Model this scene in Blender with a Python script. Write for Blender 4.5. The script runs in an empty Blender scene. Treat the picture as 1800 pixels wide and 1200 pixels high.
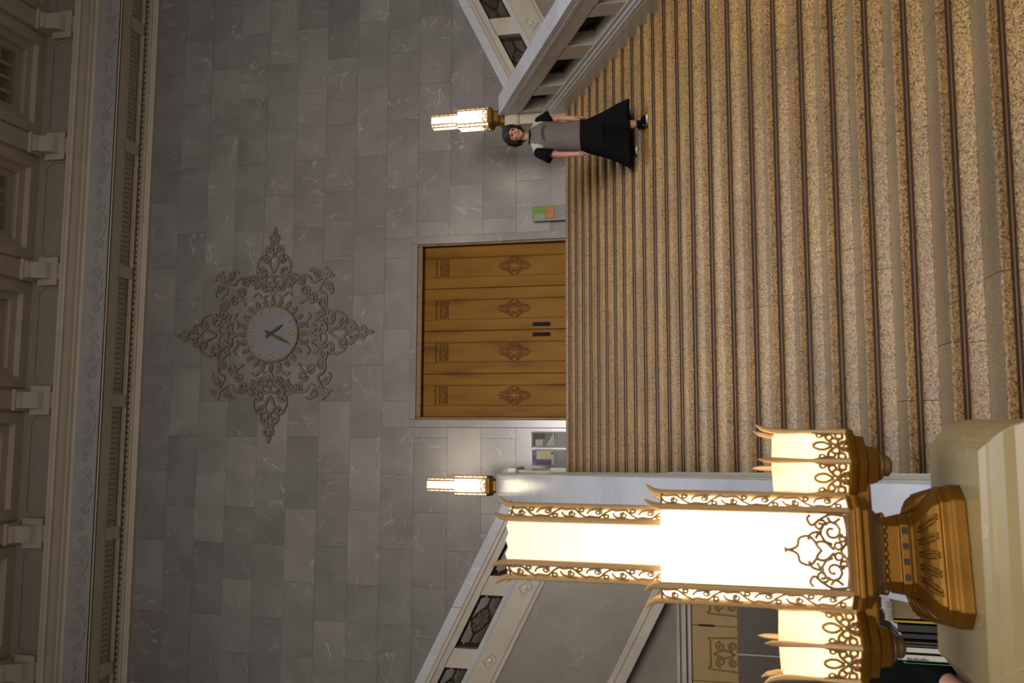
import bpy, bmesh, math, random
from mathutils import Vector, Matrix
random.seed(7)
S = 0.867                      # metres per layout unit
SC = bpy.context.scene
COL = SC.collection
PI = math.pi
sin, cos = math.sin, math.cos

# ---------------------------------------------------------------- camera, world, lights, exposure
F = Vector((0.09695481, 0.97166438, 0.21556461))
R = Vector((0.99528181, -0.09546373, -0.0173435))
U = Vector((-0.00372655, -0.21622907, 0.97633555))
cd = bpy.data.cameras.new('camera')
cam = bpy.data.objects.new('camera', cd); COL.objects.link(cam)
cd.sensor_fit = 'HORIZONTAL'; cd.sensor_width = 36.0; cd.lens = 1446.5 / 1800 * 36
m = Matrix.Identity(4)
for i, v in enumerate((-U, R, -F)):
    for j in range(3): m[j][i] = v[j]
m.translation = Vector((0, 0, 1.6)) * S
cam.matrix_world = m
cd.clip_start = 0.05; cd.clip_end = 200
cd.dof.use_dof = True; cd.dof.focus_distance = 9.5 * S; cd.dof.aperture_fstop = 6.5
SC.camera = cam

w = bpy.data.worlds.new('world'); SC.world = w; w.use_nodes = True
bg = w.node_tree.nodes['Background']
bg.inputs[0].default_value = (1.0, 0.93, 0.86, 1); bg.inputs[1].default_value = 0.088

SC.view_settings.view_transform = 'Standard'; SC.view_settings.look = 'None'
SC.view_settings.exposure = 0.12; SC.view_settings.gamma = 1.0
SC.view_settings.use_curve_mapping = False
SC.cycles.use_denoising = True
SC.cycles.max_bounces = 8
SC.cycles.sample_clamp_indirect = 6.0

def area(name, loc, target, sx, sy, power, col):
    l = bpy.data.lights.new(name, 'AREA'); l.shape = 'RECTANGLE'; l.size = sx * S; l.size_y = sy * S
    l.energy = power; l.color = col
    o = bpy.data.objects.new(name, l); COL.objects.link(o)
    o.location = Vector(loc) * S
    o.rotation_euler = (Vector(target) - Vector(loc)).to_track_quat('-Z', 'Y').to_euler()
    return o
def point(name, loc, power, col, r):
    l = bpy.data.lights.new(name, 'POINT'); l.energy = power; l.color = col; l.shadow_soft_size = r * S
    o = bpy.data.objects.new(name, l); COL.objects.link(o); o.location = Vector(loc) * S
    return o
# daylight of the hall's tall windows behind the camera, overhead and wall lights added out of view, the twin lamp of the far newel
wl = area('window_daylight', (2.5, -26, 9.0), (2.0, 15, 2.6), 13, 6, 325, (1.0, 0.95, 0.90))
wl.data.spread = math.radians(42)
sk = area('added_overhead_light', (2.6, 3.5, 14.4), (2.6, 3.5, 0), 9, 17, 265, (0.76, 0.86, 1.0))  # cool overhead light added to brighten coping tops and treads
sk.data.spread = math.radians(70)
for x in (-1.5, 5.5):
    pl = area('added_wall_fill_light', (x, 1.0, 10.0), (x * .5 + 1, 13.0, 2.5), 1.4, 1.4, 26, (1.0, 0.80, 0.58))  # unseen warm light added to brighten the back wall
    pl.data.spread = math.radians(85)
point('newel_lamp_light', (5.0, 2.7, 2.2), 42, (1.0, 0.74, 0.42), 0.16)

# ---------------------------------------------------------------- materials
def new_mat(name):
    m = bpy.data.materials.new(name); m.use_nodes = True
    nt = m.node_tree; b = nt.nodes['Principled BSDF']
    return m, nt, b
def N(nt, t, **k):
    n = nt.nodes.new(t)
    for a, v in k.items(): setattr(n, a, v)
    return n
def L(nt, a, b): nt.links.new(a, b)
def ramp(nt, stops):
    r = N(nt, 'ShaderNodeValToRGB'); e = r.color_ramp.elements
    while len(e) < len(stops): e.new(0.5)
    for i, (p, c) in enumerate(stops):
        e[i].position = p; e[i].color = (*c, 1)
    return r
def plain(name, col, rough=0.5, metal=0.0, vary=0.0, scale=6.0, bump=0.0, spec=0.5):
    m, nt, b = new_mat(name)
    b.inputs['Roughness'].default_value = rough; b.inputs['Metallic'].default_value = metal
    b.inputs['Specular IOR Level'].default_value = spec
    b.inputs['Base Color'].default_value = (*col, 1)
    if vary or bump:
        g = N(nt, 'ShaderNodeNewGeometry'); n = N(nt, 'ShaderNodeTexNoise')
        n.inputs['Scale'].default_value = scale; n.inputs['Detail'].default_value = 5
        L(nt, g.outputs['Position'], n.inputs['Vector'])
        r = ramp(nt, [(0.3, tuple(c * (1 - vary) for c in col)), (0.7, tuple(min(1, c * (1 + vary)) for c in col))])
        L(nt, n.outputs['Fac'], r.inputs['Fac']); L(nt, r.outputs['Color'], b.inputs['Base Color'])
        if bump:
            bp = N(nt, 'ShaderNodeBump'); bp.inputs['Strength'].default_value = bump
            bp.inputs['Distance'].default_value = 0.01
            L(nt, n.outputs['Fac'], bp.inputs['Height']); L(nt, bp.outputs['Normal'], b.inputs['Normal'])
    return m
def marble(name, dark, light, vein, rough=0.25, scale=1.0, per=0.16, veins=1.0):
    m, nt, b = new_mat(name)
    g = N(nt, 'ShaderNodeNewGeometry'); oi = N(nt, 'ShaderNodeObjectInfo')
    off = N(nt, 'ShaderNodeVectorMath', operation='SCALE'); off.inputs[0].default_value = (13, 7, 11)
    L(nt, oi.outputs['Random'], off.inputs['Scale'])
    add = N(nt, 'ShaderNodeVectorMath', operation='ADD')
    L(nt, g.outputs['Position'], add.inputs[0]); L(nt, off.outputs[0], add.inputs[1])
    n1 = N(nt, 'ShaderNodeTexNoise'); n1.inputs['Scale'].default_value = 1.1 * scale; n1.inputs['Detail'].default_value = 7
    n1.inputs['Distortion'].default_value = 0.6
    L(nt, add.outputs[0], n1.inputs['Vector'])
    r1 = ramp(nt, [(0.32, dark), (0.68, light)]); L(nt, n1.outputs['Fac'], r1.inputs['Fac'])
    n2 = N(nt, 'ShaderNodeTexNoise'); n2.inputs['Scale'].default_value = 0.9 * scale; n2.inputs['Detail'].default_value = 5
    n2.inputs['Distortion'].default_value = 1.6
    L(nt, add.outputs[0], n2.inputs['Vector'])
    s1 = N(nt, 'ShaderNodeMath', operation='SUBTRACT'); s1.inputs[1].default_value = 0.5; L(nt, n2.outputs['Fac'], s1.inputs[0])
    a1 = N(nt, 'ShaderNodeMath', operation='ABSOLUTE'); L(nt, s1.outputs[0], a1.inputs[0])
    mr = N(nt, 'ShaderNodeMapRange'); mr.inputs['From Min'].default_value = 0.0; mr.inputs['From Max'].default_value = 0.009
    mr.inputs['To Min'].default_value = 1; mr.inputs['To Max'].default_value = 0
    L(nt, a1.outputs[0], mr.inputs['Value'])
    n3 = N(nt, 'ShaderNodeTexNoise'); n3.inputs['Scale'].default_value = 1.7 * scale; n3.inputs['Detail'].default_value = 3
    L(nt, add.outputs[0], n3.inputs['Vector'])
    m3 = N(nt, 'ShaderNodeMapRange'); m3.inputs['From Min'].default_value = 0.46; m3.inputs['From Max'].default_value = 0.66
    m3.inputs['To Max'].default_value = 0.8 * veins
    L(nt, n3.outputs['Fac'], m3.inputs['Value'])
    mu = N(nt, 'ShaderNodeMath', operation='MULTIPLY'); L(nt, mr.outputs[0], mu.inputs[0]); L(nt, m3.outputs[0], mu.inputs[1])
    mx = N(nt, 'ShaderNodeMix', data_type='RGBA'); L(nt, mu.outputs[0], mx.inputs['Factor'])
    L(nt, r1.outputs['Color'], mx.inputs[6]); mx.inputs[7].default_value = (*vein, 1)
    hv = N(nt, 'ShaderNodeHueSaturation')
    pr = N(nt, 'ShaderNodeMapRange'); pr.inputs['To Min'].default_value = 1 - per; pr.inputs['To Max'].default_value = 1 + per
    L(nt, oi.outputs['Random'], pr.inputs['Value']); L(nt, pr.outputs[0], hv.inputs['Value'])
    L(nt, mx.outputs[2], hv.inputs['Color']); L(nt, hv.outputs[0], b.inputs['Base Color'])
    b.inputs['Roughness'].default_value = rough
    return m
def terrazzo(name, cols, rough=0.3, scale=150.0, patch=((0.8, 0.8, 0.8), (1.1, 1.08, 1.05))):
    m, nt, b = new_mat(name)
    g = N(nt, 'ShaderNodeNewGeometry')
    v = N(nt, 'ShaderNodeTexVoronoi'); v.inputs['Scale'].default_value = scale
    L(nt, g.outputs['Position'], v.inputs['Vector'])
    sep = N(nt, 'ShaderNodeSeparateColor'); L(nt, v.outputs['Color'], sep.inputs[0])
    r = ramp(nt, cols); r.color_ramp.interpolation = 'CONSTANT'; L(nt, sep.outputs[0], r.inputs['Fac'])
    n = N(nt, 'ShaderNodeTexNoise'); n.inputs['Scale'].default_value = 1.6; n.inputs['Detail'].default_value = 4
    L(nt, g.outputs['Position'], n.inputs['Vector'])
    r2 = ramp(nt, [(0.3, patch[0]), (0.7, patch[1])]); L(nt, n.outputs['Fac'], r2.inputs['Fac'])
    mx = N(nt, 'ShaderNodeMix', data_type='RGBA', blend_type='MULTIPLY'); mx.inputs['Factor'].default_value = 1
    L(nt, r.outputs['Color'], mx.inputs[6]); L(nt, r2.outputs['Color'], mx.inputs[7])
    oi = N(nt, 'ShaderNodeObjectInfo'); hv = N(nt, 'ShaderNodeHueSaturation')
    pr = N(nt, 'ShaderNodeMapRange'); pr.inputs['To Min'].default_value = 0.9; pr.inputs['To Max'].default_value = 1.1
    L(nt, oi.outputs['Random'], pr.inputs['Value']); L(nt, pr.outputs[0], hv.inputs['Value'])
    L(nt, mx.outputs[2], hv.inputs['Color']); L(nt, hv.outputs[0], b.inputs['Base Color'])
    b.inputs['Roughness'].default_value = rough
    return m
def glass_mat(name, col, emit, strength):
    m = bpy.data.materials.new(name); m.use_nodes = True; nt = m.node_tree
    nt.nodes.remove(nt.nodes['Principled BSDF']); out = nt.nodes['Material Output']
    t = N(nt, 'ShaderNodeBsdfTranslucent'); t.inputs[0].default_value = (*col, 1)
    d = N(nt, 'ShaderNodeBsdfDiffuse'); d.inputs[0].default_value = (*col, 1)
    mx = N(nt, 'ShaderNodeMixShader'); mx.inputs[0].default_value = 0.35
    L(nt, t.outputs[0], mx.inputs[1]); L(nt, d.outputs[0], mx.inputs[2])
    e = N(nt, 'ShaderNodeEmission'); e.inputs[0].default_value = (*emit, 1); e.inputs[1].default_value = strength
    a = N(nt, 'ShaderNodeAddShader'); L(nt, mx.outputs[0], a.inputs[0]); L(nt, e.outputs[0], a.inputs[1])
    L(nt, a.outputs[0], out.inputs[0])
    return m
def emit_mat(name, col, strength):
    m, nt, b = new_mat(name)
    b.inputs['Base Color'].default_value = (*col, 1)
    b.inputs['Emission Color'].default_value = (*col, 1); b.inputs['Emission Strength'].default_value = strength
    return m
def gold_mat():
    m, nt, b = new_mat('gilded_door')
    g = N(nt, 'ShaderNodeNewGeometry')
    mp = N(nt, 'ShaderNodeMapping'); mp.inputs['Scale'].default_value = (5, 5, 0.9); L(nt, g.outputs['Position'], mp.inputs[0])
    n = N(nt, 'ShaderNodeTexNoise'); n.inputs['Scale'].default_value = 1.0; n.inputs['Detail'].default_value = 5; L(nt, mp.outputs[0], n.inputs['Vector'])
    r = ramp(nt, [(0.25, (0.08, 0.032, 0.002)), (0.42, (0.17, 0.072, 0.002)), (0.75, (0.215, 0.10, 0.003))])
    L(nt, n.outputs['Fac'], r.inputs['Fac']); L(nt, r.outputs['Color'], b.inputs['Base Color'])
    b.inputs['Metallic'].default_value = 0.1; b.inputs['Roughness'].default_value = 0.45; b.inputs['Specular IOR Level'].default_value = 0.12
    return m

M = {}
M['wall'] = marble('wall_marble', (0.225, 0.210, 0.203), (0.305, 0.287, 0.277), (0.52, 0.50, 0.48), 0.2, 1.0, 0.12)
M['marble'] = marble('balustrade_marble', (0.40, 0.355, 0.295), (0.50, 0.45, 0.38), (0.6, 0.56, 0.5), 0.22, 1.3, 0.05, 0.8)
M['coping'] = marble('daylight_tinted_marble', (0.41, 0.415, 0.44), (0.50, 0.505, 0.53), (0.7, 0.68, 0.64), 0.16, 1.2, 0.04, 0.8)  # pale marble, with the blue of overhead daylight mixed into its colour
M['newel'] = marble('newel_marble', (0.31, 0.228, 0.098), (0.38, 0.285, 0.13), (0.56, 0.46, 0.28), 0.28, 2.2, 0.04)
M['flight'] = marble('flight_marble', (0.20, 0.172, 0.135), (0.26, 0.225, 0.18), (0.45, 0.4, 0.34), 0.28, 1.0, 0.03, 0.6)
M['joint'] = plain('mortar', (0.17, 0.155, 0.14), 0.9)
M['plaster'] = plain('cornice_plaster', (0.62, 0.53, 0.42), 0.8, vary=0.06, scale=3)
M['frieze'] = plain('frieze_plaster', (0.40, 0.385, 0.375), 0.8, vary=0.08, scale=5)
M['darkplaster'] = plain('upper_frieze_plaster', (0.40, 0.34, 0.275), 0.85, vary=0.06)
M['hole'] = plain('vent_void', (0.01, 0.009, 0.008), 0.9)
tz = [(0.0, (0.075, 0.038, 0.011)), (0.16, (0.22, 0.13, 0.040)), (0.42, (0.28, 0.175, 0.058)), (0.72, (0.35, 0.232, 0.09)), (0.90, (0.43, 0.31, 0.15))]
M['riser'] = terrazzo('terrazzo_riser', [(p, (c[0] * 1.1, c[1] * 1.0, c[2] * .72)) for p, c in tz], 0.4)
M['nosing'] = terrazzo('terrazzo_nosing', [(p, (c[0] * .92, c[1] * .80, c[2] * .64)) for p, c in tz], 0.5)
M['tread'] = terrazzo('polished_tread', [(0, (0.20, 0.14, 0.08)), (0.3, (0.235, 0.168, 0.098)), (0.6, (0.25, 0.18, 0.105)), (0.85, (0.28, 0.205, 0.125))], 0.2)
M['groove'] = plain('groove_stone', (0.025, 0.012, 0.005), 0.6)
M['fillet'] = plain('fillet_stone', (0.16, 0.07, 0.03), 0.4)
M['gold'] = gold_mat()
M['goldrelief'] = plain('door_relief', (0.15, 0.055, 0.006), 0.5, 0.3)
M['brass'] = plain('aged_brass', (0.21, 0.09, 0.007), 0.48, 0.7, 0.2, 9)
M['brassdark'] = plain('dark_brass', (0.15, 0.09, 0.035), 0.5, 0.4, 0.25, 14)
M['filigree'] = plain('brass_filigree', (0.27, 0.155, 0.055), 0.5, 0.3)
M['rod'] = plain('glow_tinted_brass_rod', (0.46, 0.29, 0.13), 0.5, 0.25)  # brass colour lightened to stand for the lamp's glow on the rods
M['bronze'] = plain('bronze_grille', (0.055, 0.034, 0.02), 0.5, 0.4, 0.3, 20)
M['shade'] = glass_mat('opal_glass', (0.95, 0.88, 0.72), (1.0, 0.86, 0.62), 0.55)
M['shade_low'] = glass_mat('opal_glass_lower', (0.95, 0.88, 0.72), (1.0, 0.84, 0.58), 1.5)
M['shade_far'] = glass_mat('opal_glass_far', (0.95, 0.9, 0.8), (1.0, 0.88, 0.66), 1.0)
M['shade_small'] = glass_mat('opal_glass_arm', (0.95, 0.80, 0.55), (1.0, 0.80, 0.46), 0.5)
M['bulb'] = emit_mat('bulb_glow', (1.0, 0.87, 0.66), 8.0)
M['bulb_small'] = emit_mat('bulb_glow_arm', (1.0, 0.80, 0.5), 13.0)
M['bulb_far'] = emit_mat('bulb_glow_far', (1.0, 0.92, 0.78), 11.0)
M['reliefstone'] = plain('carved_relief', (0.21, 0.175, 0.14), 0.6, 0, 0.25, 12)
M['dial'] = plain('clock_dial', (0.235, 0.232, 0.245), 0.5)
M['hand'] = plain('clock_hand_brass', (0.12, 0.075, 0.025), 0.5, 0.5)
M['marker'] = plain('clock_marker_gold', (0.5, 0.27, 0.02), 0.4, 0.4)
M['grey'] = plain('stand_grey', (0.19, 0.19, 0.20), 0.5)
M['greylight'] = plain('stand_light_grey', (0.26, 0.255, 0.25), 0.5)
M['steel'] = plain('dark_iron', (0.02, 0.018, 0.016), 0.6, spec=0.15)
M['floor'] = plain('hall_floor', (0.25, 0.20, 0.14), 0.3, vary=0.15, scale=3)
M['cream'] = plain('cream_door', (0.34, 0.22, 0.075), 0.5, 0, 0.06, 4)
M['creamdark'] = plain('cream_door_relief', (0.2, 0.125, 0.04), 0.5)
M['screen'] = plain('dark_screen', (0.062, 0.046, 0.03), 0.35)
M['skin'] = plain('skin', (0.42, 0.22, 0.15), 0.55)
M['hair'] = plain('black_hair', (0.012, 0.009, 0.009), 0.55, spec=0.25)
M['black'] = plain('black_cloth', (0.004, 0.004, 0.004), 0.9, spec=0.1)
M['shirt'] = plain('grey_shirt', (0.115, 0.095, 0.09), 0.85, vary=0.06, scale=12)
M['white'] = plain('white_cloth', (0.36, 0.34, 0.30), 0.8)
M['print'] = plain('shirt_print', (0.045, 0.038, 0.042), 0.8)
M['lips'] = plain('lips', (0.32, 0.11, 0.09), 0.5)
M['eye'] = plain('dark_eye', (0.015, 0.01, 0.01), 0.3)
M['shoewhite'] = plain('shoe_sole', (0.55, 0.53, 0.48), 0.6)
def flat(n, c): M[n] = plain(n, c, 0.6)
flat('paper_white', (0.55, 0.52, 0.46)); flat('paper_green', (0.15, 0.34, 0.23)); flat('book_dark', (0.03, 0.032, 0.02))
flat('book_brown', (0.05, 0.036, 0.03)); flat('book_tan', (0.24, 0.17, 0.08)); flat('book_yellow', (0.5, 0.36, 0.03))
flat('poster_green', (0.14, 0.235, 0.045)); flat('poster_pale', (0.25, 0.30, 0.17)); flat('poster_orange', (0.44, 0.11, 0.05))
flat('poster_red', (0.48, 0.16, 0.09)); flat('poster_blue', (0.065, 0.075, 0.22)); flat('poster_yellow', (0.46, 0.42, 0.25))
flat('poster_purple', (0.10, 0.07, 0.17)); flat('poster_black', (0.05, 0.045, 0.04)); flat('poster_mid', (0.15, 0.14, 0.125)); flat('poster_light', (0.38, 0.37, 0.35))
flat('ink', (0.02, 0.02, 0.03)); flat('sticker', (0.5, 0.42, 0.05))

# ---------------------------------------------------------------- mesh helpers
class MB:
    def __init__(s): s.v = []; s.f = []; s.mi = []; s.cur = 0
    def add(s, vs, fs):
        o = len(s.v); s.v += [Vector(x) for x in vs]
        for f in fs: s.f.append([o + i for i in f]); s.mi.append(s.cur)
        return s
    def box(s, a, b):
        (x0, y0, z0), (x1, y1, z1) = a, b
        return s.add([(x0, y0, z0), (x1, y0, z0), (x1, y1, z0), (x0, y1, z0), (x0, y0, z1), (x1, y0, z1), (x1, y1, z1), (x0, y1, z1)],
                     [(0, 3, 2, 1), (4, 5, 6, 7), (0, 1, 5, 4), (1, 2, 6, 5), (2, 3, 7, 6), (3, 0, 4, 7)])
    def prism(s, poly, a, b, fn):
        """poly of 2-D points extruded from a to b; fn(p, t) -> 3-D"""
        n = len(poly)
        vs = [fn(p, a) for p in poly] + [fn(p, b) for p in poly]
        fs = [tuple(range(n))[::-1], tuple(range(n, 2 * n))] + [(i, (i + 1) % n, n + (i + 1) % n, n + i) for i in range(n)]
        return s.add(vs, fs)
    def rings(s, rs, cap=True, closed=True):
        n = len(rs[0]); o = len(s.v)
        vs = [p for r in rs for p in r]; fs = []
        for k in range(len(rs) - 1):
            for i in range(n if closed else n - 1):
                j = (i + 1) % n
                fs.append((k * n + i, k * n + j, (k + 1) * n + j, (k + 1) * n + i))
        if cap: fs += [tuple(range(n))[::-1], tuple(range((len(rs) - 1) * n, len(rs) * n))]
        return s.add(vs, fs)
    def tube(s, pts, r, n=5, flat=None):
        pts = [Vector(p) for p in pts]; rs = []
        up = None
        for i, p in enumerate(pts):
            d = (pts[min(i + 1, len(pts) - 1)] - pts[max(i - 1, 0)])
            if d.length < 1e-9: d = Vector((0, 0, 1))
            d.normalize()
            if up is None: up = Vector((0, 1, 0)) if abs(d.y) < 0.9 else Vector((1, 0, 0))
            a = d.cross(up).normalized(); b = a.cross(d).normalized(); up = b
            rr = r[i] if isinstance(r, (list, tuple)) else r
            rs.append([p + a * rr * cos(2 * PI * k / n) + b * rr * (flat or 1) * sin(2 * PI * k / n) for k in range(n)])
        return s.rings(rs)
    def limb(s, pts, rad, n=12):
        pts = [Vector(p) for p in pts]
        d0 = (pts[0] - pts[1]).normalized(); d1 = (pts[-1] - pts[-2]).normalized()
        P = []; Q = []
        for a in (0.05, 0.5, 0.85): P.append(pts[0] + d0 * rad[0] * sin(PI / 2 * (1 - a) )); Q.append(rad[0] * cos(PI / 2 * (1 - a)))
        P += pts; Q += list(rad)
        for a in (0.85, 0.5, 0.05): P.append(pts[-1] + d1 * rad[-1] * sin(PI / 2 * (1 - a))); Q.append(rad[-1] * cos(PI / 2 * (1 - a)))
        return s.tube(P, Q, n)
    def ell(s, c, r, nu=12, nv=8, rot=None):
        c = Vector(c); rs = []
        for k in range(nv + 1):
            t = -PI / 2 + PI * (k if 0 < k < nv else (0.15 if k == 0 else nv - 0.15)) / nv
            row = []
            for i in range(nu):
                a = 2 * PI * i / nu
                p = Vector((r[0] * cos(t) * cos(a), r[1] * cos(t) * sin(a), r[2] * sin(t)))
                row.append(c + (rot @ p if rot else p))
            rs.append(row)
        return s.rings(rs)
    def poly_stack(s, layers, n, phase=0.0, c=(0, 0)):
        """layers: (z, radius) of a regular n-gon"""
        rs = [[(c[0] + r * cos(phase + 2 * PI * i / n), c[1] + r * sin(phase + 2 * PI * i / n), z) for i in range(n)] for z, r in layers]
        return s.rings(rs)
    def build(s, name, mat, parent=None, local=False, bevel=0.0, smooth=False, seg=2):
        org = Vector((0, 0, 0))
        if parent is not None and not local:
            q = parent
            while q: org += q.location; q = q.parent
        me = bpy.data.meshes.new(name)
        me.from_pydata([tuple(v * S - org) for v in s.v], [], s.f)
        mats = mat if isinstance(mat, (list, tuple)) else [mat]
        for mm in mats: me.materials.append(mm)
        if len(mats) > 1: me.polygons.foreach_set('material_index', s.mi)
        bm = bmesh.new(); bm.from_mesh(me)
        bmesh.ops.recalc_face_normals(bm, faces=bm.faces)
        if bevel:
            ed = [e for e in bm.edges if len(e.link_faces) == 2 and e.calc_face_angle(0) > 0.5]
            bmesh.ops.bevel(bm, geom=ed, offset=bevel * S, segments=seg, affect='EDGES', clamp_overlap=True, profile=0.6)
        bm.to_mesh(me); bm.free()
        if smooth: me.polygons.foreach_set('use_smooth', [True] * len(me.polygons))
        o = bpy.data.objects.new(name, me); COL.objects.link(o)
        if parent is not None: o.parent = parent
        return o
def thing(name, label, cat, loc, rot=0.0, group=None, kind=None):
    o = bpy.data.objects.new(name, None); COL.objects.link(o)
    o.empty_display_size = 0.1; o.location = Vector(loc) * S; o.rotation_euler = (0, 0, rot)
    if label: o['label'] = label
    if cat: o['category'] = cat
    if group: o['group'] = group
    if kind: o['kind'] = kind
    return o
def tag(o, label=None, cat=None, kind=None, group=None):
    if label: o['label'] = label
    if cat: o['category'] = cat
    if kind: o['kind'] = kind
    if group: o['group'] = group
    return o
def share(name, src, parent, loc):
    o = bpy.data.objects.new(name, src.data); COL.objects.link(o); o.parent = parent
    o.location = loc; return o
def arc(cx, cy, r, a0, a1, n=10):
    return [(cx + r * cos(a0 + (a1 - a0) * i / n), cy + r * sin(a0 + (a1 - a0) * i / n)) for i in range(n + 1)]
def spiral(cx, cy, r0, r1, a0, turns, n=16):
    return [(cx + (r0 + (r1 - r0) * i / n) * cos(a0 + 2 * PI * turns * i / n), cy + (r0 + (r1 - r0) * i / n) * sin(a0 + 2 * PI * turns * i / n)) for i in range(n + 1)]
def mirror(lines): return lines + [[(-x, y) for x, y in l] for l in lines]
def voxel(mb, name, mat, parent, size, smooth=6):
    """fuse overlapping closed shapes into one continuous skin"""
    o = mb.build(name, mat, parent)
    r = o.modifiers.new('r', 'REMESH'); r.mode = 'VOXEL'; r.voxel_size = size * S
    sm = o.modifiers.new('s', 'SMOOTH'); sm.factor = 0.5; sm.iterations = smooth
    dg = bpy.context.evaluated_depsgraph_get()
    me = bpy.data.meshes.new_from_object(o.evaluated_get(dg))
    o.modifiers.clear(); old = o.data; o.data = me; bpy.data.meshes.remove(old)
    me.polygons.foreach_set('use_smooth', [True] * len(me.polygons))
    return o

# ---------------------------------------------------------------- setting: floor, stairs
FL = -0.45
b = MB().box((-14, -12, FL - 0.3), (17, 15.6, FL)); tag(b.build('floor', M['floor']), kind='structure')
ny = lambda k: 4.325 + 0.3 * k + (1.758 if k > 10 else 0)
nz = lambda k: 0.15 * (k + 1)
xin = lambda y: -0.22 - 0.0635 * (y - 3.33)          # inner line of the left balustrade
stairs = thing('staircase', 'wide terrazzo staircase in two flights rising to the golden doors', 'stairs', (2.4, 2.9, FL))
core = MB()
pts = [(3.4, FL)]
for k in range(-2, 24):
    y = ny(k); pts += [(y + 0.03, nz(k) - 0.16), (y + 0.03, nz(k) - 0.075)]
pts += [(15.5, 3.52), (15.5, FL)]
core.prism(pts, -0.45, 5.3, lambda p, t: (t, p[0], p[1]))
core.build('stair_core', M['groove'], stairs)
for k in range(-2, 24):
    y, z = ny(k), nz(k)
    back = 2.1 if k == 10 else (2.5 if k == 23 else 0.34)
    xa, xb = xin(y) - 0.12, (5.10 if k > 10 else 5.3)
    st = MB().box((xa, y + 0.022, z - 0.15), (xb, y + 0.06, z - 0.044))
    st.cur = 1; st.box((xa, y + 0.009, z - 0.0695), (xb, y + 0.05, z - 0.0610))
    step = st.build('step', [M['groove'], M['fillet']], stairs)
    x = xa; cut = [xa]
    x = xa + 0.5 + random.random() * 1.1
    while x < xb - 0.4:
        cut.append(x); x += 1.45 + random.random() * 0.4
    cut.append(xb)
    for i in range(len(cut) - 1):
        a, c = cut[i] + 0.0015, cut[i + 1] - 0.0015
        nm = MB(); j = (random.random() - .5) * 0.003
        prof = [(y + back, z), (y + 0.010, z), (y + 0.005, z - 0.0015), (y + 0.0015, z - 0.005), (y + j * .3, z - 0.012), (y + j * .3, z - 0.043), (y + 0.005, z - 0.048), (y + back, z - 0.048)]
        n = len(prof)
        vs = [(a, p[0], p[1]) for p in prof] + [(c, p[0], p[1]) for p in prof]
        nm.cur = 0
        nm.add(vs, [tuple(range(n)), tuple(range(n, 2 * n))[::-1]] + [(q, n + q, n + (q + 1) % n, (q + 1) % n) for q in range(1, n)])
        nm.cur = 1
        nm.add([vs[0], vs[1], vs[n + 1], vs[n]], [(0, 1, 2, 3)])
        nm.build('nosing_stone', [M['nosing'], M['tread']], step)
        rk = 0.0 if k == -2 else 0.07
        rm_ = MB(); rm_.prism([(y + .012, z - .083), (y + .06, z - .083), (y + .06, z - .15), (y + .008 - rk, z - .15), (y + .008 - rk, z - .146)], a, c, lambda p, t: (t, p[0], p[1]))
        rm_.build('riser_stone', M['riser'], step)
# wide top landing behind the flight and in front of the doors
for xa, xb in ((-1.9, -0.8), (5.1, 6.3)): MB().box((xa, 13.55, 3.3), (xb, 15.48, 3.598)).build('landing_floor', M['tread'], stairs)

# ---------------------------------------------------------------- setting: back wall in marble blocks
D = 15.5
wall = thing('wall_back', None, None, (1.8, D, FL), kind='structure')
bb = MB().box((-8, D + 0.03, FL), (0.0, D + 0.5, 16)); bb.box((3.57, D + 0.03, FL), (13, D + 0.5, 16)); bb.box((0, D + 0.03, 7.0), (3.57, D + 0.5, 16)); bb.box((0, D + 0.03, FL), (3.57, D + 0.5, 3.58))
bb.build('wall_backing', M['joint'], wall)
DX0, DX1, DZ1 = -0.12, 3.69, 7.11
blockmeshes = {}
def block(x0, x1, z0, z1):
    if x1 - x0 < 0.05 or z1 - z0 < 0.05: return
    key = (round(x1 - x0, 3), round(z1 - z0, 3)); g = 0.0014
    pr = (random.random() - 0.5) * 0.004
    if key not in blockmeshes:
        w_, h_ = key
        o = MB().box((g, 0, g), (w_ - g, 0.06, h_ - g)).build('marble_block', M['wall'], wall, local=True, bevel=0.0015, seg=1)
        blockmeshes[key] = o
    else:
        o = share('marble_block', blockmeshes[key], wall, (0, 0, 0))
    o.location = (Vector((x0, D - 0.01 + pr, z0)) * S - wall.location)
CH, BL = 0.68, 1.44
for r in range(-6, 16):
    z0 = 3.6 + r * CH
    z1 = z0 + CH
    if z1 < FL + .1 or z0 > 13.3: continue
    off = 0.72 if r % 2 else 0.0
    x = -7.52 + off - BL
    while x < 12:
        a, c = max(x, -7.5), min(x + BL, 12)
        if c > a + 0.05:
            if z0 < 3.5 and a > -1: pass
            elif c <= DX0 or a >= DX1 or z0 >= DZ1: block(a, c, max(z0, FL), z1)
            else:
                if a < DX0: block(a, DX0, z0, z1)
                if c > DX1: block(DX1, c, z0, z1)
                if z1 > DZ1: block(max(a, DX0), min(c, DX1), DZ1, z1)
        x += BL

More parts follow.
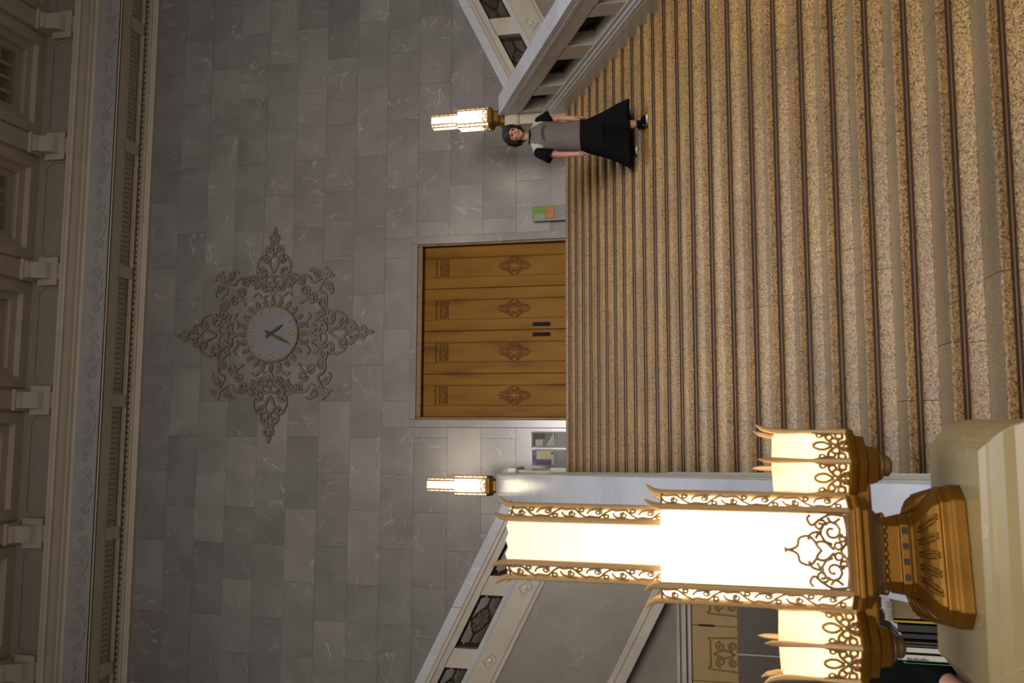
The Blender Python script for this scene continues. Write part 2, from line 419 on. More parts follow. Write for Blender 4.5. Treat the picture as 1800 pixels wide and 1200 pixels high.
# ---------------------------------------------------------------- golden door
door = thing('door_1', None, None, (1.79, D, 3.6), kind='structure')
b = MB()
b.box((DX0, D - 0.05, 3.6), (0.04, D + 0.25, DZ1)); b.box((3.53, D - 0.05, 3.6), (DX1, D + 0.25, DZ1)); b.box((0.04, D - 0.05, 6.97), (3.53, D + 0.25, DZ1))
b.build('door_surround', M['wall'], door, bevel=0.012)
b = MB()
for x0, x1, z0, z1 in ((0.04, 0.085, 3.6, 6.97), (3.485, 3.53, 3.6, 6.97), (0.085, 3.485, 6.87, 6.97)):
    b.box((x0, D - 0.03, z0), (x1, D + 0.3, z1))
b.build('door_frame', M['brassdark'], door, bevel=0.01)
xs = [0.088, 0.935, 1.787, 2.637, 3.482]
def crv(l, sub=4):
    if len(l) > 8 or len(l) < 3: return l
    P = [Vector(p) for p in l]; P = [P[0] * 2 - P[1]] + P + [P[-1] * 2 - P[-2]]; out = []
    for i in range(1, len(P) - 2):
        a, b_, c, d = P[i - 1:i + 3]
        for q in range(sub):
            t = q / sub
            out.append(0.5 * (2 * b_ + (c - a) * t + (2 * a - 5 * b_ + 4 * c - d) * t * t + (3 * b_ - a - 3 * c + d) * t ** 3))
    return [tuple(p) for p in out + [P[-2]]]
def relief(mb, lines, r, fn, n=5, flat=0.7):
    for l in lines: mb.tube([fn(p) for p in crv(l)], r, n, flat)
for i in range(4):
    a, c = xs[i] + 0.004, xs[i + 1] - 0.004; mid = (a + c) / 2
    p = MB()
    yf = D + 0.10
    p.box((a, yf + 0.03, 3.61), (c, yf + 0.08, 6.87))
    px0, px1, pz0, pz1 = mid - 0.20, mid + 0.20, 3.75, 6.62
    p.box((a, yf, 3.61), (px0, yf + 0.03, 6.87)); p.box((px1, yf, 3.61), (c, yf + 0.03, 6.87))
    p.box((px0, yf, pz1), (px1, yf + 0.03, 6.87)); p.box((px0, yf, 3.61), (px1, yf + 0.03, pz0))
    pn = p.build('door_panel', M['gold'], door, bevel=0.006, seg=1)
    t = MB()
    for x0, x1, z0, z1 in ((px0, px0 + .018, pz0, pz1), (px1 - .018, px1, pz0, pz1), (px0, px1, pz1 - .018, pz1), (px0, px1, pz0, pz0 + .018)):
        t.box((x0, yf + 0.008, z0), (x1, yf + 0.035, z1))
    t.build('panel_moulding', M['gold'], pn, bevel=0.005, seg=1)
    q = MB(); fn = lambda p: (mid + p[0], yf + 0.028, p[1])
    base = [arc(0.09, 0, .065, 0, 2 * PI, 14), spiral(.09, 0, .045, .01, PI, 1.4), [(0, -.075), (0.16, -.075)], [(0, .085), (.16, .085)], arc(.16, .045, .04, -PI / 2, PI / 2, 6), arc(.165, -.035, .04, -PI / 2, PI / 2, 6), [(0, -.075), (.03, 0), (0, .085)]]
    relief(q, [[(x, 6.45 + z) for x, z in l] for l in mirror(base)], 0.012, fn)
    zc = 5.02
    med = [spiral(.07, .06, .06, .012, -PI / 2, 1.5), spiral(.07, -.06, .06, .012, PI / 2, -1.5), arc(.13, 0, .05, -2, 2, 8), spiral(.05, .17, .045, .01, -PI / 2, 1.3), spiral(.05, -.17, .045, .01, PI / 2, -1.3),
           [(0, .12), (.04, .16), (.02, .24), (0, .32)], [(0, -.12), (.04, -.16), (.02, -.24), (0, -.33)], [(.02, -.1), (.11, -.13), (.16, -.05)], [(.02, .1), (.11, .13), (.16, .05)], arc(0.03, .25, .035, 0, 2 * PI, 8), arc(0.03, -.25, .035, 0, 2 * PI, 8)]
    relief(q, [[(x, zc + z) for x, z in l] for l in mirror(med)], 0.013, fn)
    q.build('panel_relief', M['goldrelief'], pn, smooth=True)
for x, sx in ((1.885, 1), (1.688, -1)):
    b = MB(); b.box((x - 0.04, D + 0.085, 4.30), (x + 0.04, D + 0.10, 4.65))
    b.tube([(x, D + .095, 4.34), (x, D + .04, 4.38), (x, D + .03, 4.47), (x, D + .04, 4.57), (x, D + .095, 4.61)], 0.018, 8)
    tag(b.build('door_handle', M['steel'], door, bevel=0.006), 'dark iron pull handle')
s = MB().box((DX0, D + 0.2, 3.5), (DX1, D + 0.32, 7.1)); s.build('door_backing', M['joint'], door)

# ---------------------------------------------------------------- cornice and ceiling
tr = thing('trim_1', None, None, (1.75, 15.3, 13.2), kind='structure')
XL, XR = -7.5, 11.5
def run(profile, name, mat, parent):
    mb = MB(); mb.prism(profile, XL, XR, lambda p, t: (t, p[0], p[1])); return mb.build(name, mat, parent)
ZS = 13.25
run([(D + .02, 13.11), (15.40, 13.11), (15.40, 13.15), (15.37, 13.18), (15.37, 13.215), (15.33, 13.215), (15.33, 13.23), (15.30, 13.24), (15.30, 13.36), (15.2, 13.36), (15.2, 13.6), (D + .02, 13.6)], 'bed_moulding', M['plaster'], tr)
# dentils
d0 = None
n = int((XR - XL) / 0.125)
for i in range(n):
    x = XL + 0.125 * i
    if d0 is None:
        d0 = MB().box((0, 0, 0), (0.08, 0.05, 0.085)).build('dentil', M['plaster'], tr, local=True); o = d0
    else: o = share('dentil', d0, tr, (0, 0, 0))
    o.location = Vector((x, 15.255, 13.243)) * S - tr.location
# soffit frame, bars, grilles
YB, YF = 15.14, 14.44
run([(15.25, 13.33), (15.16, ZS), (YB, ZS), (YB, 13.62), (15.25, 13.62)], 'soffit_back_rail', M['plaster'], tr)
run([(14.72, ZS), (YF, ZS), (YF, 13.62), (14.72, 13.62)], 'soffit_front_rail', M['plaster'], tr)
barx = [1.755 + 1.35 + 2.7 * i for i in range(-5, 4)]
for x in barx:
    MB().box((x - 0.13, 14.70, ZS), (x + 0.13, YB + .02, 13.62)).build('soffit_bar', M['plaster'], tr, bevel=0.01)
HZ = ZS + 0.10
for i in range(len(barx) - 1):
    x0, x1 = barx[i] + 0.13, barx[i + 1] - 0.13
    bk = MB().box((x0, 14.7, HZ + 0.05), (x1, YB, HZ + 0.1))
    panel = bk.build('vent_panel', M['hole'], tr)
    g = MB()
    ya, yb_ = 14.72, YB
    hx, hy = 0.105, 0.062
    # bars leave three rows of square holes, the border stays solid
    y_h0 = 14.875
    rows = [y_h0 + hy * q for q in range(4)]
    g.box((x0, ya, HZ), (x1, rows[0] + .014, HZ + .03))
    for q in range(1, 3): g.box((x0, rows[q] - .014, HZ), (x1, rows[q] + .014, HZ + .03))
    g.box((x0, rows[3] - .014, HZ), (x1, yb_, HZ + .03))
    ncol = int((x1 - x0 - 0.12) / hx)
    st = (x1 - x0 - ncol * hx) / 2
    g.box((x0, ya, HZ + .001), (x0 + st + .02, yb_, HZ + .031)); g.box((x1 - st - .02, ya, HZ + .001), (x1, yb_, HZ + .031))
    for q in range(1, ncol):
        xx = x0 + st + q * hx; g.box((xx - .027, rows[0], HZ + .001), (xx + .027, rows[3], HZ + .031))
    g.build('vent_grille', M['plaster'], panel)
    ml = MB(); ml.box((x0, YB - 0.04, ZS + .015), (x1, YB, ZS + .045)); ml.box((x0, YB - 0.02, ZS + .055), (x1, YB, ZS + .09))
    ml.build('recess_moulding', M['plaster'], panel)
# front fascia, relief frieze, crown
run([(YF + .02, ZS), (YF - .015, ZS), (YF - .015, ZS + .03), (YF, ZS + .04), (YF, 13.85), (YF + .02, 13.85)], 'fascia', M['plaster'], tr)
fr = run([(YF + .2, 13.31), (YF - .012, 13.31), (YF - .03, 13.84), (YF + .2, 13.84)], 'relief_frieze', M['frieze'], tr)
q = MB()
for i in range(int((XR - XL) / 1.35)):
    cx = XL + 0.7 + i * 1.35
    for a in range(-2, 3):
        ang = a * 0.55
        rot = Matrix.Rotation(ang, 3, 'Y')
        q.ell((cx + 0.16 * sin(ang), YF - 0.02, 13.46 + 0.16 * cos(ang)), (0.035, 0.018, 0.13), 6, 4, rot)
    fn = lambda p: (cx + p[0], YF - 0.02, 13.53 + p[1])
    relief(q, mirror([spiral(.36, -.03, .11, .02, PI / 2, -1.3, 12), [(0.05, -.15), (.2, -.1), (.36, .08)], spiral(.6, .06, .07, .02, -PI / 2, 1.2, 10)]), 0.018, fn, 4)
q.build('frieze_foliage', M['frieze'], fr, smooth=True)
run([(YF + .2, 13.82), (YF - .03, 13.82), (YF - .05, 13.87), (YF - .12, 13.885), (YF - .12, 13.915), (YF - .2, 13.93), (YF - .3, 13.97), (YF - .36, 13.97), (YF - .36, 14.02), (YF - .40, 14.04), (YF - .40, 14.08), (YF + .2, 14.1)], 'crown_moulding', M['plaster'], tr)
# recessed upper frieze with corbels
ZC = 15.17
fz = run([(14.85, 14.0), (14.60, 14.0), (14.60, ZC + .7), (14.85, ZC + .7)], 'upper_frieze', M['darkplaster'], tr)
for x in barx:
    b = MB()
    prof = [(14.62, ZC), (14.22, ZC), (14.22, ZC - .10), (14.26, ZC - .14), (14.3, ZC - .16), (14.33, ZC - .3), (14.40, ZC - .42), (14.5, ZC - .48), (14.55, ZC - .62), (14.62, ZC - .66)]
    b.prism(prof, x - 0.17, x + 0.17, lambda p, t: (t, p[0], p[1]))
    b.box((x - 0.22, 14.18, ZC - .08), (x + 0.22, 14.62, ZC))
    b.box((x - 0.30, 14.52, ZC - .6), (x + 0.30, 14.62, ZC - .12))
    b.build('corbel', M['plaster'], tr, bevel=0.012)
for i in range(len(barx) - 1):
    x0, x1 = barx[i] + 0.34, barx[i + 1] - 0.34
    b = MB()
    ol = [(x0, ZC - .25), (x0 + .12, ZC - .12), (x1 - .12, ZC - .12), (x1, ZC - .25), (x1, 14.5), (x1 - .12, 14.38), (x0 + .12, 14.38), (x0, 14.5)]
    for k in range(8):
        p0, p1 = ol[k], ol[(k + 1) % 8]
        b.tube([(p0[0], 14.595, p0[1]), (p1[0], 14.595, p1[1])], 0.03, 5)
    b.build('frieze_panel_moulding', M['darkplaster'], fz)
ceil = thing('ceiling', None, None, (1.75, 6, ZC), kind='structure')
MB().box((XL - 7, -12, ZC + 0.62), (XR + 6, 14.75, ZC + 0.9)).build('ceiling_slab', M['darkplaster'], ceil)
for x in barx:
    b = MB().box((x - 0.19, -6, ZC), (x + 0.19, 14.62, ZC + .7)); b.box((x - 0.26, -6, ZC + .1), (x + 0.26, 14.62, ZC + .7))
    b.build('ceiling_beam', M['plaster'], ceil, bevel=0.01, seg=1)
for i in range(len(barx) - 1):
    x0, x1 = barx[i] + 0.26, barx[i + 1] - 0.26
    for yb_ in (14.6, 12.2, 9.8):
        c = MB()
        y1, y0 = yb_, yb_ - 2.4
        for ins, zl, wd in ((0.0, 0.06, 0.22), (0.22, 0.2, 0.16), (0.38, 0.34, 0.14)):
            ax, bx, ay, by = x0 + ins, x1 - ins, y0 + ins, y1 - ins
            c.box((ax, by - wd, ZC + zl), (bx, by, ZC + .66)); c.box((ax, ay, ZC + zl), (bx, ay + wd, ZC + .66))
            c.box((ax, ay + wd, ZC + zl), (ax + wd, by - wd, ZC + .66)); c.box((bx - wd, ay + wd, ZC + zl), (bx, by - wd, ZC + .66))
        cf = c.build('ceiling_coffer', M['plaster'], ceil)
        g = MB()
        ax, bx, ay, by = x0 + .5, x1 - .5, y0 + .5, y1 - .5
        for q in range(1, 4): xx = ax + (bx - ax) * q / 4; g.box((xx - .03, ay, ZC + .425), (xx + .03, by, ZC + .63))
        for q in range(1, 4): yy = ay + (by - ay) * q / 4; g.box((ax, yy - .03, ZC + .42), (bx, yy + .03, ZC + .64))
        g.build('coffer_grid', M['plaster'], cf)

# ---------------------------------------------------------------- clock with carved surround
CX, CZ = 1.79, 10.13
ck = thing('wall_clock', 'round gold-marked clock amid carved scrollwork high on the marble wall', 'clock', (CX, D - 0.02, CZ))
b = MB(); b.rings([[(CX + r * cos(2 * PI * i / 48), y, CZ + r * sin(2 * PI * i / 48)) for i in range(48)] for y, r in ((D - .01, .57), (D - .05, .57), (D - .06, .55))])
b.build('dial', M['dial'], ck)
b = MB(); b.tube([(CX + .585 * cos(2 * PI * i / 48), D - .05, CZ + .585 * sin(2 * PI * i / 48)) for i in range(49)], 0.022, 6); b.build('bezel', M['reliefstone'], ck, smooth=True)
for i in range(12):
    a = PI / 2 - 2 * PI * i / 12; r = 0.045 if i % 3 == 0 else 0.026
    b = MB(); b.ell((CX + .485 * cos(a), D - .065, CZ + .485 * sin(a)), (r, 0.02, r), 12, 6); b.build('hour_marker', M['marker'], ck, smooth=True)
def hand(name, ang, ln, wd, y):
    a = math.radians(90 - ang); d = Vector((cos(a), 0, sin(a))); nrm = Vector((-sin(a), 0, cos(a)))
    c0 = Vector((CX, y, CZ))
    pl = [(-.13, 0), (-.11, wd * .9), (-.02, wd * .6), (ln * .55, wd), (ln * .8, wd * .55), (ln, 0)]
    pl = pl + [(x, -w_) for x, w_ in pl[::-1][1:-1]]
    b = MB(); b.prism(pl, 0, 0.012, lambda p, t: c0 + d * p[0] + nrm * p[1] + Vector((0, t, 0)))
    b.build(name, M['hand'], ck)
hand('hour_hand', 146, 0.33, 0.035, D - .10); hand('minute_hand', 206, 0.5, 0.032, D - .12)
b = MB(); b.ell((CX, D - .11, CZ), (.04, .02, .04), 10, 6); b.build('hand_hub', M['hand'], ck)
def carve(lines, name, r, label=None):
    q = MB(); relief(q, lines, r, lambda p: (CX + p[0], D - .03, CZ + p[1]), 5, 1.0); return q.build(name, M['reliefstone'], ck, smooth=True)
# collar of radiating leaves round the dial
ln = []
for i in range(24):
    a = 2 * PI * i / 24; c, s_ = cos(a), sin(a)
    ln = [[(c * .61, s_ * .61), (c * .67 - s_ * .04, s_ * .67 + c * .04), (c * .77, s_ * .77), (c * .67 + s_ * .04, s_ * .67 - c * .04), (c * .61, s_ * .61)], [(c * .61, s_ * .61), (c * .72, s_ * .72)]]
    carve(ln, 'collar_leaf', 0.02)
def rotl(lines, a, ox=0, oy=0): return [[(x * cos(a) - y * sin(a) + ox, x * sin(a) + y * cos(a) + oy) for x, y in l] for l in lines]
# long finials on four sides; built pointing up
def finial(kx, ky):
    base = [
        [(0.0, .78), (.03, .95), (0.0, 1.05)], arc(.09, 1.12, .10, PI, 3 * PI, 12), spiral(.12, 1.0, .10, .02, PI, -1.3),
        [(.05, 1.0), (.22, 1.08), (.30, 1.22), (.24, 1.36)], spiral(.26, 1.28, .12, .03, 0, 1.4),
        [(.30, 1.25), (.38, 1.42), (.30, 1.62), (.2, 1.66)], spiral(.16, 1.58, .1, .02, 0, -1.4),
        [(0, 1.28), (.08, 1.42), (.1, 1.56), (0, 1.66)], [(.18, 1.66), (.2, 1.78), (.1, 1.86), (.06, 1.96)], spiral(.1, 1.78, .08, .02, 0, 1.3),
        [(.02, 1.66), (.05, 1.8), (.02, 1.95)], arc(.05, 2.02, .055, 0, 2 * PI, 8), [(0, 1.95), (.03, 2.08), (0, 2.24)]]
    return [[(x * kx, y * ky) for x, y in l] for l in mirror(base)]
for nm_, a, kx, ky in (('top_finial', 0, 1.15, 1.0), ('bottom_finial', PI, 1.15, 1.0), ('side_finial', PI / 2, 1.0, 1.0), ('side_finial', -PI / 2, 1.0, 1.0)):
    carve(rotl(finial(kx, ky), a), nm_, 0.026)
# four corner scrolls forming the square frame
def corner():
    base = [[(.62, .62), (.78, .74), (.82, .9)], spiral(.72, .88, .11, .02, 0, 1.4), spiral(.88, .72, .11, .02, PI / 2, -1.4),
            [(.45, 1.05), (.6, 1.2), (.8, 1.18), (.9, 1.05), (1.1, 1.15), (1.25, 1.28)], [(1.05, .45), (1.2, .6), (1.18, .8), (1.05, .9), (1.15, 1.1), (1.28, 1.25)],
            spiral(.62, 1.1, .1, .02, PI / 2, -1.5), spiral(1.1, .62, .1, .02, 0, 1.5), spiral(.96, 1.24, .09, .02, -PI / 2, 1.4), spiral(1.24, .96, .09, .02, PI, -1.4),
            [(1.12, 1.12), (1.2, 1.3), (1.16, 1.36)], [(1.12, 1.12), (1.3, 1.2), (1.36, 1.16)], arc(1.22, 1.22, .07, 0, 2 * PI, 10),
            [(.36, 1.1), (.34, 1.0), (.42, .95)], [(1.1, .36), (1.0, .34), (.95, .42)], [(1.28, 1.0), (1.34, .9), (1.3, .8)], [(1.0, 1.28), (.9, 1.34), (.8, 1.3)]]
    return base
for i in range(4): carve(rotl(corner(), i * PI / 2), 'corner_scroll', 0.026)
def edge_scroll():
    return mirror([[(0, .8), (.08, .92), (.2, .9), (.3, 1.0), (.42, 1.02), (.5, 1.12)], spiral(.22, 1.06, .10, .02, -PI / 2, 1.4), [(.3, 1.16), (.42, 1.24), (.55, 1.2)], spiral(.42, 1.13, .07, .02, PI, 1.3), [(.12, .8), (.24, .78), (.34, .86), (.44, .8)], [(.0, .88), (.12, 1.0), (.1, 1.1)]])
for i in range(4): carve(rotl(edge_scroll(), i * PI / 2), 'edge_scroll', 0.024)

# ---------------------------------------------------------------- lamps
def tierlines(w, h):
    """scroll lattice for a narrow corner panel, in (u, v) from (-w/2, 0) to (w/2, h)"""
    out = []; n = max(3, int(round(h / 0.085))); p = h / n
    for i in range(n):
        z = i * p; sg = 1 if i % 2 else -1
        out.append([(-sg * w * .42, z), (-sg * w * .1, z + p * .25), (sg * w * .36, z + p * .5), (sg * w * .3, z + p * .85), (sg * w * .42, z + p)])
        out.append(spiral(-sg * w * .12, z + p * .55, w * .28, w * .08, 0, 1.3 * sg, 9))
        out.append([(-sg * w * .48, z + p * .35), (-sg * w * .3, z + p * .85), (sg * w * .05, z + p * .98)])
        out.append(arc(sg * w * .28, z + p * .22, w * .16, 0, 2 * PI, 7))
    out.append([(-w * .5, h), (w * .5, h)])
    return out
def face_filigree(w, h):
    base = [spiral(w * .26, h * .24, w * .17, w * .03, PI, -1.6), [(0.0, h * .12), (w * .12, h * .02), (w * .28, 0), (w * .47, h * .03)], [(w * .47, 0), (w * .49, h * .25), (w * .42, h * .42), (w * .34, h * .55), (w * .42, h * .62), (w * .48, h * .57)],
            spiral(w * .34, h * .42, w * .09, w * .02, -PI / 2, 1.4, 10), [(w * .02, h * .22), (w * .12, h * .36), (w * .10, h * .5), (0, h * .42), (0, h * .42)], [(w * .08, h * .48), (w * .19, h * .6), (w * .16, h * .76), (w * .05, h * .8), (0, h * .95), (w * .03, h)],
            [(w * .16, h * .5), (w * .25, h * .45), (w * .22, h * .58), (w * .14, h * .62)], arc(w * .07, h * .15, w * .05, 0, 2 * PI, 8), spiral(w * .17, h * .07, w * .06, w * .02, 0, 1.2, 8), [(w * .44, h * .1), (w * .38, h * .22), (w * .45, h * .3)]]
    return mirror(base)
def tulip(w, h):
    base = [[(0, h * .45), (w * .12, h * .66), (w * .12, h * .85), (w * .05, h * .98), (0, h)], [(0, h * .3), (w * .2, h * .55), (w * .36, h * .62), (w * .44, h * .8), (w * .48, h)], arc(w * .16, h * .36, w * .11, 0, 2 * PI, 9),
            arc(w * .30, h * .5, w * .10, 0, 2 * PI, 9), arc(w * .36, h * .2, w * .1, 0, 2 * PI, 9), [(0, h * .3), (w * .12, h * .1), (w * .2, 0)], [(w * .48, 0), (w * .46, h * .4), (w * .4, h * .72)], arc(w * .10, h * .1, w * .07, 0, 2 * PI, 8), arc(w * .38, h * .78, w * .08, 0, 2 * PI, 8), [(w * .3, h * .08), (w * .22, h * .24)]]
    return mirror(base)
def oct_ring(a, b):   # chamfered square: flat half width a, outer half width b
    return [(a, -b), (b, -a), (b, a), (a, b), (-a, b), (-b, a), (-b, -a), (-a, -b)]
def lamp(name, label, group, loc, rot, arms, bulb):
    t = thing(name, label, 'lamp', loc, rot, group)
    B = lambda mb, n, m_, par=t, **k: mb.build(n, m_, par, local=True, **k)
    def stack(layers):
        mb = MB(); mb.rings([[(x, y, z) for x, y in oct_ring(a, b_)] for z, a, b_ in layers]); return mb
    B(stack([(.006, .153, .198), (.04, .153, .198), (.05, .147, .192), (.072, .147, .192)]), 'base', M['brass'], bevel=0.004)
    foot = B(stack([(.072, .141, .18), (.085, .136, .175), (.10, .118, .157), (.115, .096, .128), (.13, .081, .11), (.138, .078, .106)]), 'foot', M['brass'], bevel=0.002)
    lf = MB()
    for k in range(4):
        for i in range(-2, 3):
            for sgn in (-1, 1):
                pts = []
                for z, rad, sp in ((.08, .177, .053), (.095, .163, .047), (.108, .142, .040), (.12, .121, .034)):
                    pts.append((i * sp + sgn * .008 * (1 - abs(z - .1) * 20), -rad - .002, z))
                pts = [Vector(p) for p in pts]; rm = Matrix.Rotation(k * PI / 2, 3, 'Z')
                lf.tube([rm @ p for p in pts], [.004, .006, .005, .003], 5)
    B(lf, 'acanthus_leaf', M['brass'], foot, smooth=True)
    neck = B(stack([(.138, .081, .11), (.143, .084, .113), (.165, .084, .113), (.168, .079, .106), (.205, .079, .106)]), 'neck', M['brass'], bevel=0.002)
    for k in range(4):
        rm = Matrix.Rotation(k * PI / 2, 3, 'Z')
        for i in range(4):
            x = -.066 + .044 * i; dn = MB()
            mb = MB().box((x - .009, -.1155, .146), (x + .009, -.111, .162)); dn.add([rm @ v for v in mb.v], mb.f)
            B(dn, 'dentil_slot', M['groove'], neck)
    bd = MB()
    for k in range(4):
        rm = Matrix.Rotation(k * PI / 2, 3, 'Z')
        for i in range(7): bd.ell(rm @ Vector((-.075 + .025 * i, -.107, .207)), (.013, .008, .008), 8, 5)
    B(bd, 'bead_ring', M['brass'], neck, smooth=True)
    B(stack([(.205, .078, .106), (.22, .083, .112), (.235, .093, .125), (.25, .11, .145), (.257, .116, .152)]), 'cup', M['brassdark'], smooth=False)
    B(stack([(.257, .12, .157), (.275, .12, .157), (.279, .127, .166), (.292, .127, .166), (.297, .121, .161), (.312, .121, .161)]), 'collar', M['brass'], bevel=0.003)
    z1, z2 = .857, 1.34
    A1, B1, A2, B2 = .116, .160, .068, .113
    g = MB()
    ring = lambda z, a, b_, k=.96: [(x * k, y * k, z) for x, y in oct_ring(a, b_)]
    g.rings([ring(.31, A1, B1), ring(z1 - .004, A1, B1)], cap=False)
    g.rings([ring(z1 - .004, A1, B1), ring(z1 - .002, A2, B2)], cap=False)
    SH = M['shade'] if arms else M['shade_far']
    B(g, 'lower_shade', M['shade_low'] if arms else SH)
    g = MB(); g.rings([ring(z1 - .002, A2, B2), ring(z2 - .01, A2, B2)], cap=False)
    # wavy top lip
    top = []
    for i in range(8):
        p0 = Vector(ring(z2, A2, B2)[i]); p1 = Vector(ring(z2, A2, B2)[(i + 1) % 8])
        for q in range(6):
            p = p0.lerp(p1, q / 6); p.z = z2 + (.006 if q % 2 else -.002); top.append(p)
    bot = [Vector((p.x, p.y, z2 - .01)) for p in top]
    g.rings([bot, top], cap=False)
    B(g, 'upper_shade', SH)
    bl = MB(); bl.limb([(0, 0, .40), (0, 0, 1.0)], [.028, .028], 8); B(bl, 'bulb', bulb)
    for k in range(4):
        rm = Matrix.Rotation(k * PI / 2, 3, 'Z')
        for nm_, a, b_, za, zb in (('lower', A1, B1, .312, z1), ('upper', A2, B2, z1 - .02, z2)):
            # lattice on the chamfered corner
            c = Vector(((a + b_) / 2, -(a + b_) / 2, 0)); ud = Vector((1, 1, 0)).normalized(); nd = Vector((1, -1, 0)).normalized()
            wdt = (b_ - a) * math.sqrt(2)
            mb = MB()
            for l in tierlines(wdt - .016, zb - za - .012):
                l = crv(l, 3)
                mb.tube([rm @ (c + ud * p[0] + nd * .002 + Vector((0, 0, za + .006 + p[1]))) for p in l], .0034, 4)
            pan = B(mb, 'corner_lattice', M['filigree'])
            for sg in (-1, 1):
                e = c + ud * sg * wdt / 2
                out = e.copy(); out.normalize()
                pa = [e + Vector((0, 0, za)), e + Vector((0, 0, zb - .03)), e + out * .001 + Vector((0, 0, zb)), e + out * .006 + Vector((0, 0, zb + .018)), e + out * .016 + Vector((0, 0, zb + .032)), e + out * .030 + Vector((0, 0, zb + .042))]
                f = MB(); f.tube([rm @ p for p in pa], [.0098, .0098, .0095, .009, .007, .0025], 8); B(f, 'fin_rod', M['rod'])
            # back strip under the rods
        mb = MB(); fy = -B1 - .002
        for l in face_filigree(2 * A1 - .02, .175): mb.tube([rm @ Vector((p[0], fy, .32 + p[1])) for p in crv(l)], .0046, 5)
        for l in ([(-A1, .316), (A1, .316)], [(-A1 + .004, .316), (-A1 + .004, z1)], [(A1 - .004, .316), (A1 - .004, z1)]): mb.tube([rm @ Vector((p[0], fy, p[1])) for p in l], .007, 5)
        B(mb, 'face_filigree', M['filigree'])
    if arms:
        for sx in (-1, 1):
            ox = sx * .266; Rh = .112
            hexr = lambda r: [(ox + r * sin(PI / 3 * i), -r * cos(PI / 3 * i)) for i in range(6)]
            hs = lambda layers: MB().rings([[(x, y, z) for x, y in hexr(r)] for z, r in layers])
            br = MB(); br.box((min(sx * .12, ox), -.035, .222), (max(sx * .12, ox), .035, .27))
            arm = B(br, 'side_arm', M['brass'], bevel=0.008)
            B(hs([(.265, .106), (.27, .119), (.283, .124), (.289, .124), (.292, .116)]), 'arm_collar', M['brass'], arm, bevel=0.002)
            B(hs([(.232, .075), (.237, .096), (.26, .1), (.265, .105)]), 'arm_cup', M['brass'], arm, bevel=0.002)
            B(hs([(.19, .046), (.2, .062), (.228, .066), (.232, .075)]), 'arm_boss', M['brass'], arm, bevel=0.002)
            fm = MB()
            prof = [(.15, .006), (.153, .02), (.16, .03), (.168, .034), (.176, .03), (.18, .04), (.186, .046), (.19, .046)]
            fm.rings([[(ox + r * cos(2 * PI * i / 14), r * sin(2 * PI * i / 14), z) for i in range(14)] for z, r in prof])
            B(fm, 'finial', M['brassdark'], arm, smooth=True)
            g = MB(); g.rings([[(ox + (x - ox) * .95, y * .95, z) for x, y in hexr(Rh)] for z in (.29, .50)], cap=False)
            B(g, 'arm_shade', M['shade_small'], arm)
            b2 = MB(); b2.ell((ox, 0, .37), (.03, .03, .045), 10, 8); B(b2, 'arm_bulb', M['bulb_small'], arm)
            fl = MB()
            hv = [Vector((x, y, 0)) for x, y in hexr(Rh)]
            for i in range(6):
                p0, p1 = hv[i], hv[(i + 1) % 6]; c = (p0 + p1) / 2; ud = (p1 - p0).normalized(); nd = Vector((c.x - ox, c.y, 0)).normalized()
                for l in tulip((p1 - p0).length - .004, .098): fl.tube([c + ud * p[0] + nd * .001 + Vector((0, 0, .292 + p[1])) for p in crv(l)], .0042, 4)
            B(fl, 'arm_filigree', M['filigree'], arm)
            for i in range(6):
                e = hv[i]; out = Vector((e.x - ox, e.y, 0)).normalized()
                f = MB()
                pa = [e + Vector((0, 0, .29)), e + Vector((0, 0, .36)), e + Vector((0, 0, .41)), e + Vector((0, 0, .47)), e + out * .002 + Vector((0, 0, .51)), e + out * .010 + Vector((0, 0, .54)), e + out * .022 + Vector((0, 0, .558))]
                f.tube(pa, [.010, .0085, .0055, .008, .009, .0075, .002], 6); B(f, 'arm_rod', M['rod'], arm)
    return t
LX, LY, NZ = -0.395, 2.735, 0.855
lamp('newel_lamp', 'large brass newel lamp with two side lanterns and glowing opal glass', 'newel lamps', (LX, LY, NZ), math.radians(9), True, M['bulb'])
lamp('newel_lamp', 'small glowing lamp at the top of the stairs behind the large lamp', 'newel lamps', (-1.06, 13.42, 4.66), math.radians(4), False, M['bulb_far'])
lamp('newel_lamp', "small glowing lamp at the top of the stairs above the woman's head", 'newel lamps', (5.235, 13.45, 4.68), 0.0, False, M['bulb_far'])

# ---------------------------------------------------------------- front newel
nw = thing('newel_post', 'veined marble newel block under the large brass lamp', 'newel', (-0.39, 2.66, FL))
x0, x1, ya, yb_ = -0.80, 0.012, 2.36, 2.92
def rect(i, z): return [(x0 + i, ya + i, z), (x1 - i, ya + i, z), (x1 - i, yb_, z), (x0 + i, yb_, z)]
b = MB(); b.rings([rect(.0, .70), rect(-.0, .748), rect(.004, .768), rect(.014, .793), rect(.03, .816), rect(.05, .835), rect(.062, .841), rect(.068, .848), rect(.085, .861)])
b.build('cap', M['newel'], nw, bevel=0.004)
b = MB().box((x0 + .05, ya + .05, FL), (x1 - .05, yb_, .70)); b.build('body', M['newel'], nw)
for xa, xb, za, zb in ((x0 + .04, x0 + .14, FL + .3, .70), (x1 - .14, x1 - .04, FL + .3, .70), (x0 + .14, x1 - .14, .58, .70), (x0 + .14, x1 - .14, FL + .3, FL + .4)):
    MB().box((xa, ya + .03, za), (xb, ya + .09, zb)).build('panel_border', M['newel'], nw, bevel=0.01)
b = MB(); b.rings([rect(.0, FL), rect(0, FL + .25), rect(.04, FL + .3)]); b.build('plinth', M['newel'], nw)
b = MB(); b.ell((x1 - .055, ya + .055, .795), (.035, .035, .03), 12, 8); b.build('corner_boss', M['newel'], nw, smooth=True)

